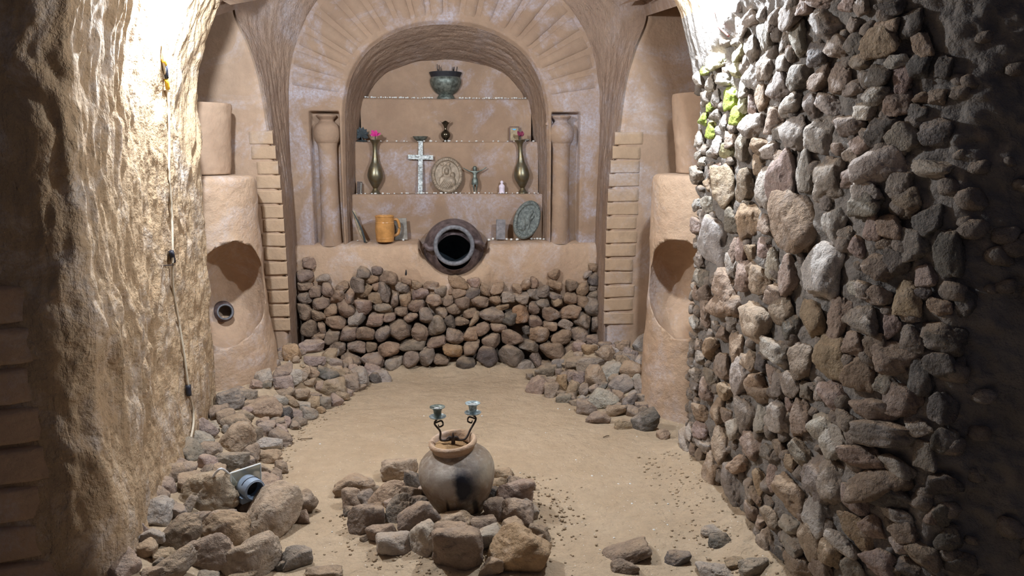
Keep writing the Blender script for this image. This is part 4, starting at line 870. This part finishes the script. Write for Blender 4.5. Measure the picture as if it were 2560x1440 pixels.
brass_vase(937, 348, .02, 'tall slim brass vase holding a magenta flower, at the left of the lower niche shelf', 18, M['magenta'])
brass_vase(1306, 345, -.06, 'tall brass vase holding a wine-red flower, at the right of the lower niche shelf', 12, M['wine'])
p = seat(1049, 3, .04); cr = empty('white_cross', tuple(p)); cr.rotation_euler = (-.12, .025, 0); tag(cr, 'chipped white-painted wooden cross leaning on the lower niche shelf', 'cross')
box('upright', (.030, .014, .355), M['cross'], cr, (0, 0, .1775)); box('crossbar', (.170, .014, .030), M['cross'], cr, (0, -.006, .245))
bm = bmesh.new()
def relief_oval(name, loc, rx_, rz_, tilt_b, roll_, yaw_, mat, label, seed, kind):
    rt = empty(name, tuple(loc)); rt.rotation_euler = (tilt_b, roll_, yaw_); tag(rt, label, 'plaque')
    n = 80; u = np.linspace(-1, 1, n); U, W = np.meshgrid(u, u, indexing='ij')
    rr = np.sqrt(U ** 2 + W ** 2); th = np.arctan2(W, U); s = np.maximum(np.abs(U), np.abs(W)); f = np.where(rr > 0, s / np.maximum(rr, 1e-6), 1)
    X_, Z_ = U * f, W * f; R = np.hypot(X_, Z_)
    h = .010 * sst(.76, .80, R) * (1 - sst(.93, 1.0, R)) + .003 * sst(.83, .85, R) * (1 - sst(.89, .91, R)) * (np.sin(np.arctan2(Z_, X_) * 44) > 0)
    def bl(cx, cz, ax, az, hh, rot=0):
        c_, s_ = math.cos(rot), math.sin(rot); a_ = ((X_ - cx) * c_ + (Z_ - cz) * s_) / ax; b_ = (-(X_ - cx) * s_ + (Z_ - cz) * c_) / az
        return hh * np.sqrt(np.clip(1 - a_ ** 2 - b_ ** 2, 0, 1))
    if kind == 'veil':     # veiled half figure holding a child, raised in low relief
        h = h + np.maximum.reduce([bl(-.02, .22, .30, .36, .010), bl(-.02, .20, .17, .23, .020), bl(-.06, -.38, .46, .42, .012), bl(.34, -.02, .17, .18, .017), bl(.30, -.36, .26, .32, .016, .3)])
        for q in range(6): h = h + bl(-.30 + q * .09, -.42 - q * .03, .025, .30, .004, -.7)
        h = h + bl(-.30, .60, .12, .09, .006) + bl(.12, .62, .12, .09, .006)
    else:                   # slender standing figure
        h = h + np.maximum.reduce([bl(.12, .38, .13, .16, .012), bl(.05, .02, .20, .34, .014, .35), bl(-.12, -.30, .16, .34, .012, .5), bl(.22, -.10, .07, .40, .010, .25), bl(-.22, -.55, .30, .09, .011, .1), bl(.24, .10, .30, .09, .008, .9)])
    h = h + .001 * fbm(st3(X_ * 14, Z_ * 14, 0 * X_), 3, seed)
    Pf = st3(X_ * rx_, -.012 - h * .9, Z_ * rz_ + rz_); grid('relief_face', Pf, mat, rt, flip=False)
    a = np.linspace(0, 2 * PI, 64, endpoint=False); ring = np.stack([np.cos(a), np.sin(a)], -1)
    Q_ = np.stack([np.stack([ring[:, 0] * rx_ * k_, np.full(64, yy_), ring[:, 1] * rz_ * k_ + rz_], -1) for k_, yy_ in ((.99, -.013), (1.0, -.008), (1.0, .004), (.97, .010), (.5, .011), (.01, .011))])
    grid('plaque_edge', Q_, mat, rt, closed=True); return rt
relief_oval('oval_plaque', seat(1117, 3, .045), .108, .124, -.16, 0, 0, M['plaque'], 'oval bronze plaque with a veiled woman and child, mid-height in the niche', 5, 'veil')
relief_oval('oval_plaque', Vector((atY(1300, 590, 5.04).x, 5.055, .842)), .088, .136, -.22, .42, .12, M['gplaque'], 'grey-green oval plaque with a figure in relief, tilted at the right of the altar ledge', 6, 'fig')
# corpus figurine with raised arms
p = seat(1187, 3, .045); cf = empty('bronze_figurine', tuple(p)); cf.rotation_euler = (-.08, 0, 0); tag(cf, 'slim dark bronze figurine of a man with outstretched arms, right of the bronze plaque', 'figurine')
def skin_obj(name, verts, edges, rad, mat, parent, sub=2):
    me = bpy.data.meshes.new(name); me.from_pydata(verts, edges, []); o = bpy.data.objects.new(name, me); COL.objects.link(o)
    md = o.modifiers.new('skin', 'SKIN'); sk = me.skin_vertices[0].data if me.skin_vertices else None
    if sk is None: return o
    for i, r in enumerate(rad): sk[i].radius = (r, r) if not hasattr(r, '__len__') else r
    sk[0].use_root = True; sb = o.modifiers.new('sub', 'SUBSURF'); sb.levels = sb.render_levels = sub
    bpy.context.view_layer.update(); new = bpy.data.meshes.new_from_object(o.evaluated_get(bpy.context.evaluated_depsgraph_get()))
    o.modifiers.clear(); o.data = new; new.materials.clear(); new.materials.append(mat); new.polygons.foreach_set('use_smooth', [True] * len(new.polygons)); o.parent = parent; return o
H = .19
def ensure_skin(verts, edges):
    return verts, edges
fv = [(0, 0, .098), (0, 0, .118), (0, -.002, .142), (0, 0, .155), (0, -.004, .170), (-.022, 0, .148), (-.048, 0, .156), (-.072, 0, .168), (-.080, 0, .174), (.022, 0, .148), (.048, 0, .158), (.072, 0, .172), (.080, 0, .178),
      (-.010, 0, .088), (-.011, -.010, .052), (-.006, 0, .018), (-.006, -.010, .006), (.010, 0, .088), (.012, -.010, .054), (.007, 0, .018), (.007, -.010, .006)]
fe = [(0, 1), (1, 2), (2, 3), (3, 4), (2, 5), (5, 6), (6, 7), (7, 8), (2, 9), (9, 10), (10, 11), (11, 12), (0, 13), (13, 14), (14, 15), (15, 16), (0, 17), (17, 18), (18, 19), (19, 20)]
frd = [.014, .0125, .016, .007, .0125, .0075, .0055, .0042, .005, .0075, .0055, .0042, .005, .011, .0085, .006, .0045, .011, .0085, .006, .0045]
bm = bmesh.new(); 
for v in fv: bm.verts.new(v)
bm.verts.ensure_lookup_table()
for a_, b_ in fe: bm.edges.new((bm.verts[a_], bm.verts[b_]))
sl = bm.verts.layers.skin.verify()
for v, r in zip(bm.verts, frd): v[sl].radius = (r, r * .8)
bm.verts[0][sl].use_root = True
me = bpy.data.meshes.new('figure'); bm.to_mesh(me); bm.free(); o = bpy.data.objects.new('figure', me); COL.objects.link(o)
o.modifiers.new('skin', 'SKIN'); sb = o.modifiers.new('sub', 'SUBSURF'); sb.levels = sb.render_levels = 2
bpy.context.view_layer.update(); new = bpy.data.meshes.new_from_object(o.evaluated_get(bpy.context.evaluated_depsgraph_get()))
o.modifiers.clear(); o.data = new; new.materials.clear(); new.materials.append(M['bronze']); new.polygons.foreach_set('use_smooth', [True] * len(new.polygons)); o.parent = cf
lathe('loincloth', keyed([(.016, .105), (.020, .095), (.023, .075), (.022, .060)], 14), M['bronze'], cf, 20, noise=.002, nf=90)
lathe('hair', keyed([(.001, .186), (.010, .183), (.0145, .172), (.013, .158), (.009, .152)], 14), M['bronze'], cf, 18, (0, .002, 0), noise=.001, nf=90)
p = seat(1254, 3, .05); st = empty('small_statuette', tuple(p)); tag(st, 'tiny pinkish white robed statuette near the right brass vase', 'figurine')
lathe('robe', keyed([(.020, 0), (.020, .008), (.019, .03), (.021, .048), (.013, .060), (.007, .064)], 20), M['pinkw'], st, 24); lathe('head', keyed([(.006, .062), (.010, .070), (.0105, .080), (.001, .088)], 14), M['pinkw'], st, 20)
p = seat(897, 3, .04); o = empty('small_card', tuple(p)); o.rotation_euler = (-.2, .12, .3); tag(o, 'small dark upright card with a pale edge, left of the left brass vase', 'card')
box('card_board', (.034, .006, .085), M['iron'], o, (0, 0, .0425)); box('pale_edge', (.008, .004, .075), M['greyc'], o, (.008, -.005, .040))
# altar ledge
mg = empty('orange_mug', (atY(963, 600, 5.03).x, 5.03, .832)); tag(mg, 'barrel-shaped orange-brown glazed mug on the left of the altar ledge', 'mug')
lathe('mug_body', keyed([(.050, 0), (.056, .003), (.058, .020), (.060, .026), (.059, .032), (.063, .075), (.061, .120), (.062, .126), (.060, .134), (.061, .160), (.064, .168), (.061, .169), (.056, .160), (.054, .03), (.001, .02)], 90), M['mug'], mg, 48)
tube('handle', [(.050, .02, .145), (.080, .03, .140), (.092, .034, .095), (.082, .03, .050), (.052, .02, .035)], [.009, .010, .010, .010, .009], M['mug'], mg, 10, 24)
o = box('grey_tablet', (.085, .016, .145), M['greyc'], None, (0, 0, .0725), (0, 0, 0), .004); o.location = (atY(1003, 590, 5.12).x, 5.12, .832); o.rotation_euler = (-.12, -.04, 0); tag(o, 'worn grey-brown tablet standing right behind the orange mug', 'tablet')
o = box('slate_tablet', (.062, .018, .135), M['grey'], None, (0, 0, .0675), (0, 0, 0), .004); o.location = (atY(1251, 595, 5.08).x, 5.08, .833); o.rotation_euler = (-.14, .05, .1); tag(o, 'narrow grey slate tablet leaning left of the grey-green oval plaque', 'tablet')
sh = empty('curved_shell', (atY(905, 605, 5.06).x, 5.06, .83)); tag(sh, 'curved shell-like shard leaning against the left side of the niche', 'shard')
aa = np.linspace(-.5, 1.0, 26); Q_ = []
for i, a in enumerate(aa):
    t_ = i / 25; wv = .045 * math.sin(PI * min(1, .12 + t_ * .95)) + .004; cx = .015 - .075 * t_ ** .75; cz = .205 * t_
    Q_.append([(cx + .010, -wv, cz), (cx + .002, -wv * .5, cz), (cx, 0, cz), (cx + .002, wv * .5, cz), (cx + .010, wv, cz), (cx + .022, wv * .5, cz), (cx + .024, 0, cz), (cx + .022, -wv * .5, cz)])
grid('shell_plate', np.array(Q_), M['shell'], sh, closed=True)
tube('shell_lip', [(.025, -.05, .0), (.012, -.052, .07), (-.012, -.048, .13), (-.055, -.012, .205)], [.007, .006, .005, .002], M['leafdark'], sh, 8, 16)
o = tube('wooden_peg', [(0, .03, -.012), (0, 0, 0), (.002, -.008, .03)], [.008, .007, .002], M['black'], None, 8, 8); o.location = (atY(1015, 685, 4.93).x, 4.925, atY(1015, 685, 4.93).z); tag(o, 'thin dark peg stuck in the face of the altar ledge', 'peg')

# ---- lamps, cables
def hit_left(px_v, py_v, off=.012):
    d = ray(px_v, py_v); zc = CAMH + d.z * 3.2
    for _ in range(4):       # the wall leans, so meet it at the height the ray reaches
        k = min(len(zz) - 1, max(0, int(np.searchsorted(zz, zc)))); wx, wy = WP[:, k, 0], WP[:, k, 1]; best = None
        for i in range(len(wx) - 1):
            ex, ey = wx[i + 1] - wx[i], wy[i + 1] - wy[i]; den = d.x * ey - d.y * ex
            if abs(den) < 1e-9: continue
            tt = (wx[i] * ey - wy[i] * ex) / den; u = (wx[i] * d.y - wy[i] * d.x) / den
            if tt > 0 and -.01 <= u <= 1.01 and (best is None or tt < best[0]): best = (tt, i)
        zc = CAMH + d.z * best[0]
    p = CAM + d * best[0]; i = best[1]; k = int(np.searchsorted(zz, p.z)); seg = WP[max(0, i - 3):i + 4, max(0, k - 4):k + 5]; b = WP[i, min(k, len(zz) - 1)]
    dm = float(WD[max(0, i - 3):i + 4, max(0, k - 4):k + 5].max() - WD[i, min(k, len(zz) - 1)])
    return Vector((b[0] + nx[i] * (off * .5 + dm * .6), b[1] + ny[i] * (off * .5 + dm * .6), p.z))
cab = empty('wall_cable', (0, 0, 0)); tag(cab, 'cream electric cable running down the bright left wall', 'cable')
cp_ = [(404, 110), (405, 150), (411, 225), (417, 320), (421, 430), (422, 540), (422, 640), (428, 720), (440, 800), (452, 880), (466, 970), (478, 1020), (480, 1060), (470, 1110), (468, 1150), (480, 1180), (497, 1190)]
cpt = [hit_left(*q) for q in cp_]
tube('cable_run', cpt, .0052, M['cable'], cab, 8, 120)
def band(a, b, mat, name='tape_band', r=.0085):
    tube(name, [hit_left(*a), hit_left(*b)], r, mat, cab, 10, 4)
band((408, 165), (410, 195), M['tape']); band((410, 198), (412, 222), M['ytape'], 'yellow_band'); band((405, 150), (406, 162), M['ytape'], 'yellow_band')
band((422, 628), (423, 655), M['tape'], r=.010); band((465, 962), (468, 988), M['tape'], r=.011)
o = tube('nail', [hit_left(405, 664, -.01), hit_left(420, 662, .02)], .0028, M['iron'], None, 6); tag(o, 'small nail holding the cream cable to the left wall', 'nail')
p = hit_heap(490, 1218, .03); o = put_rock('x', p, (.05, .05, .05), 0, 'd', 0); bpy.data.objects.remove(o)
bm = bmesh.new()
for k_ in range(3): tube_pts(bm, [p + Vector((.03 * math.cos(a) + .004 * k_, .012 * k_, .028 * math.sin(a))) for a in np.linspace(0, 6, 14)], .005, 6, 30)
o = bm_obj('wire_coil', bm, M['tape']); tag(o, 'black tangle of wire between the left wall and the topmost boulder', 'wire')
q1, q2, q3 = [hit_heap(a, b, l) for a, b, l in ((533, 1192, .14), (552, 1172, .20), (573, 1186, .14))]
o = tube('white_cable', [q1 + Vector((-.01, .02, -.03)), q1, q2, q3, q3 + Vector((.02, .02, -.05))], .0045, M['cablew'], None, 8, 40); tag(o, 'white cable arching over the rocks beside the topmost boulder', 'cable')
# grey lamp socket with its glass cover, left among the rocks
p = hit_heap(625, 1218, .13); ls = empty('lamp_socket', tuple(p)); ls.rotation_euler = Vector((.62, -.66, -.05)).to_track_quat('Z', 'Y').to_euler(); tag(ls, 'grey plastic lamp socket with a glass cover lying on the front left heap', 'lamp')
lathe('socket_ring', keyed([(.036, -.03), (.041, -.028), (.042, .0), (.042, .034), (.039, .038), (.033, .037), (.032, .0), (.034, -.028)], 40), M['socket'], ls, 40)
lathe('socket_inside', [(.033, .030), (.032, -.01), (.0005, -.015)], M['socketd'], ls, 32)
cb = box('connector_box', (.036, .024, .044), M['socket'], ls, (-.030, -.034, .004)); box('connector_slot', (.024, .004, .030), M['socketd'], cb, (-.030, -.0465, .004), bev=0)
tube('socket_band', [(.043 * math.cos(a), .043 * math.sin(a), .006) for a in np.linspace(-.6, 2.6, 20)], .0016, M['tape'], ls, 6)
box('cover_glass', (.125, .105, .004), M['glass'], ls, (.004, .012, -.036), (0, .0, 0), .001)
for sx, sy, dx, dy in ((.125, .004, 0, .0525), (.125, .004, 0, -.0525), (.004, .105, .0625, 0), (.004, .105, -.0625, 0)): box('glass_edge', (sx, sy, .007), M['white_edge'], ls, (.004 + dx, .012 + dy, -.036), (0, 0, 0), .001)
# wire and smooth knob hanging at the top of the stone wall
p0, p1, p2, p3 = [hit_right(a, b)[0] for a, b in ((1846, -60), (1848, 0), (1853, 55), (1868, 92))]
o = tube('hanging_wire', [q + Vector((-.10, 0, 0)) for q in (p0, p1, p2)] + [p3 + Vector((-.07, 0, 0))], .004, M['rwire'], None, 8, 30); tag(o, 'thin dark red wire hanging down at the top of the stone wall', 'wire')
for L_, lab, s_ in ((LAMP_L, 'bare lamp holder hanging over the left wall', -1), (LAMP_R, 'bare lamp holder hanging over the stone wall', 1)):
    lp = empty('ceiling_lamp', (L_[0], L_[1], L_[2] + .05)); tag(lp, lab, 'lamp')
    lathe('lamp_cap', keyed([(.02, 0), (.026, .01), (.024, .05), (.008, .06)], 12), M['black'], lp, 20)
    tube('lamp_cord', [(0, 0, .05), (0, 0, .12), (0, 0, .25)], .004, M['black'], lp, 6)

# crumbs of earth lying on the floor, along the wall foot and round the jar ring
def clods():
    items = []
    for _ in range(1500):
        m = random.random()
        if m < .45: a = random.uniform(0, 6.28); r = random.gauss(.40, .07); x, y = JX + r * math.cos(a), JY - .06 + r * .9 * math.sin(a)
        elif m < .75: y = random.uniform(1.9, 3.3); x = .97 + random.gauss(0, .06)
        elif m < .9: y = random.uniform(2.2, 4.2); x = float(toe_x(TOE_L, y)) + random.gauss(.02, .04)
        else: x, y = random.uniform(-.7, .9), random.uniform(2.0, 2.6)
        s_ = random.uniform(.004, .011) * (1.6 if random.random() < .1 else 1)
        items.append(((x, y, float(fz(x, y)) + s_ * .2), s_ * 1.2, s_, s_ * .8, random.uniform(0, 3)))
    return items
ec = joined_rocks('earth_clods', clods(), fl, M['sand'], 1)
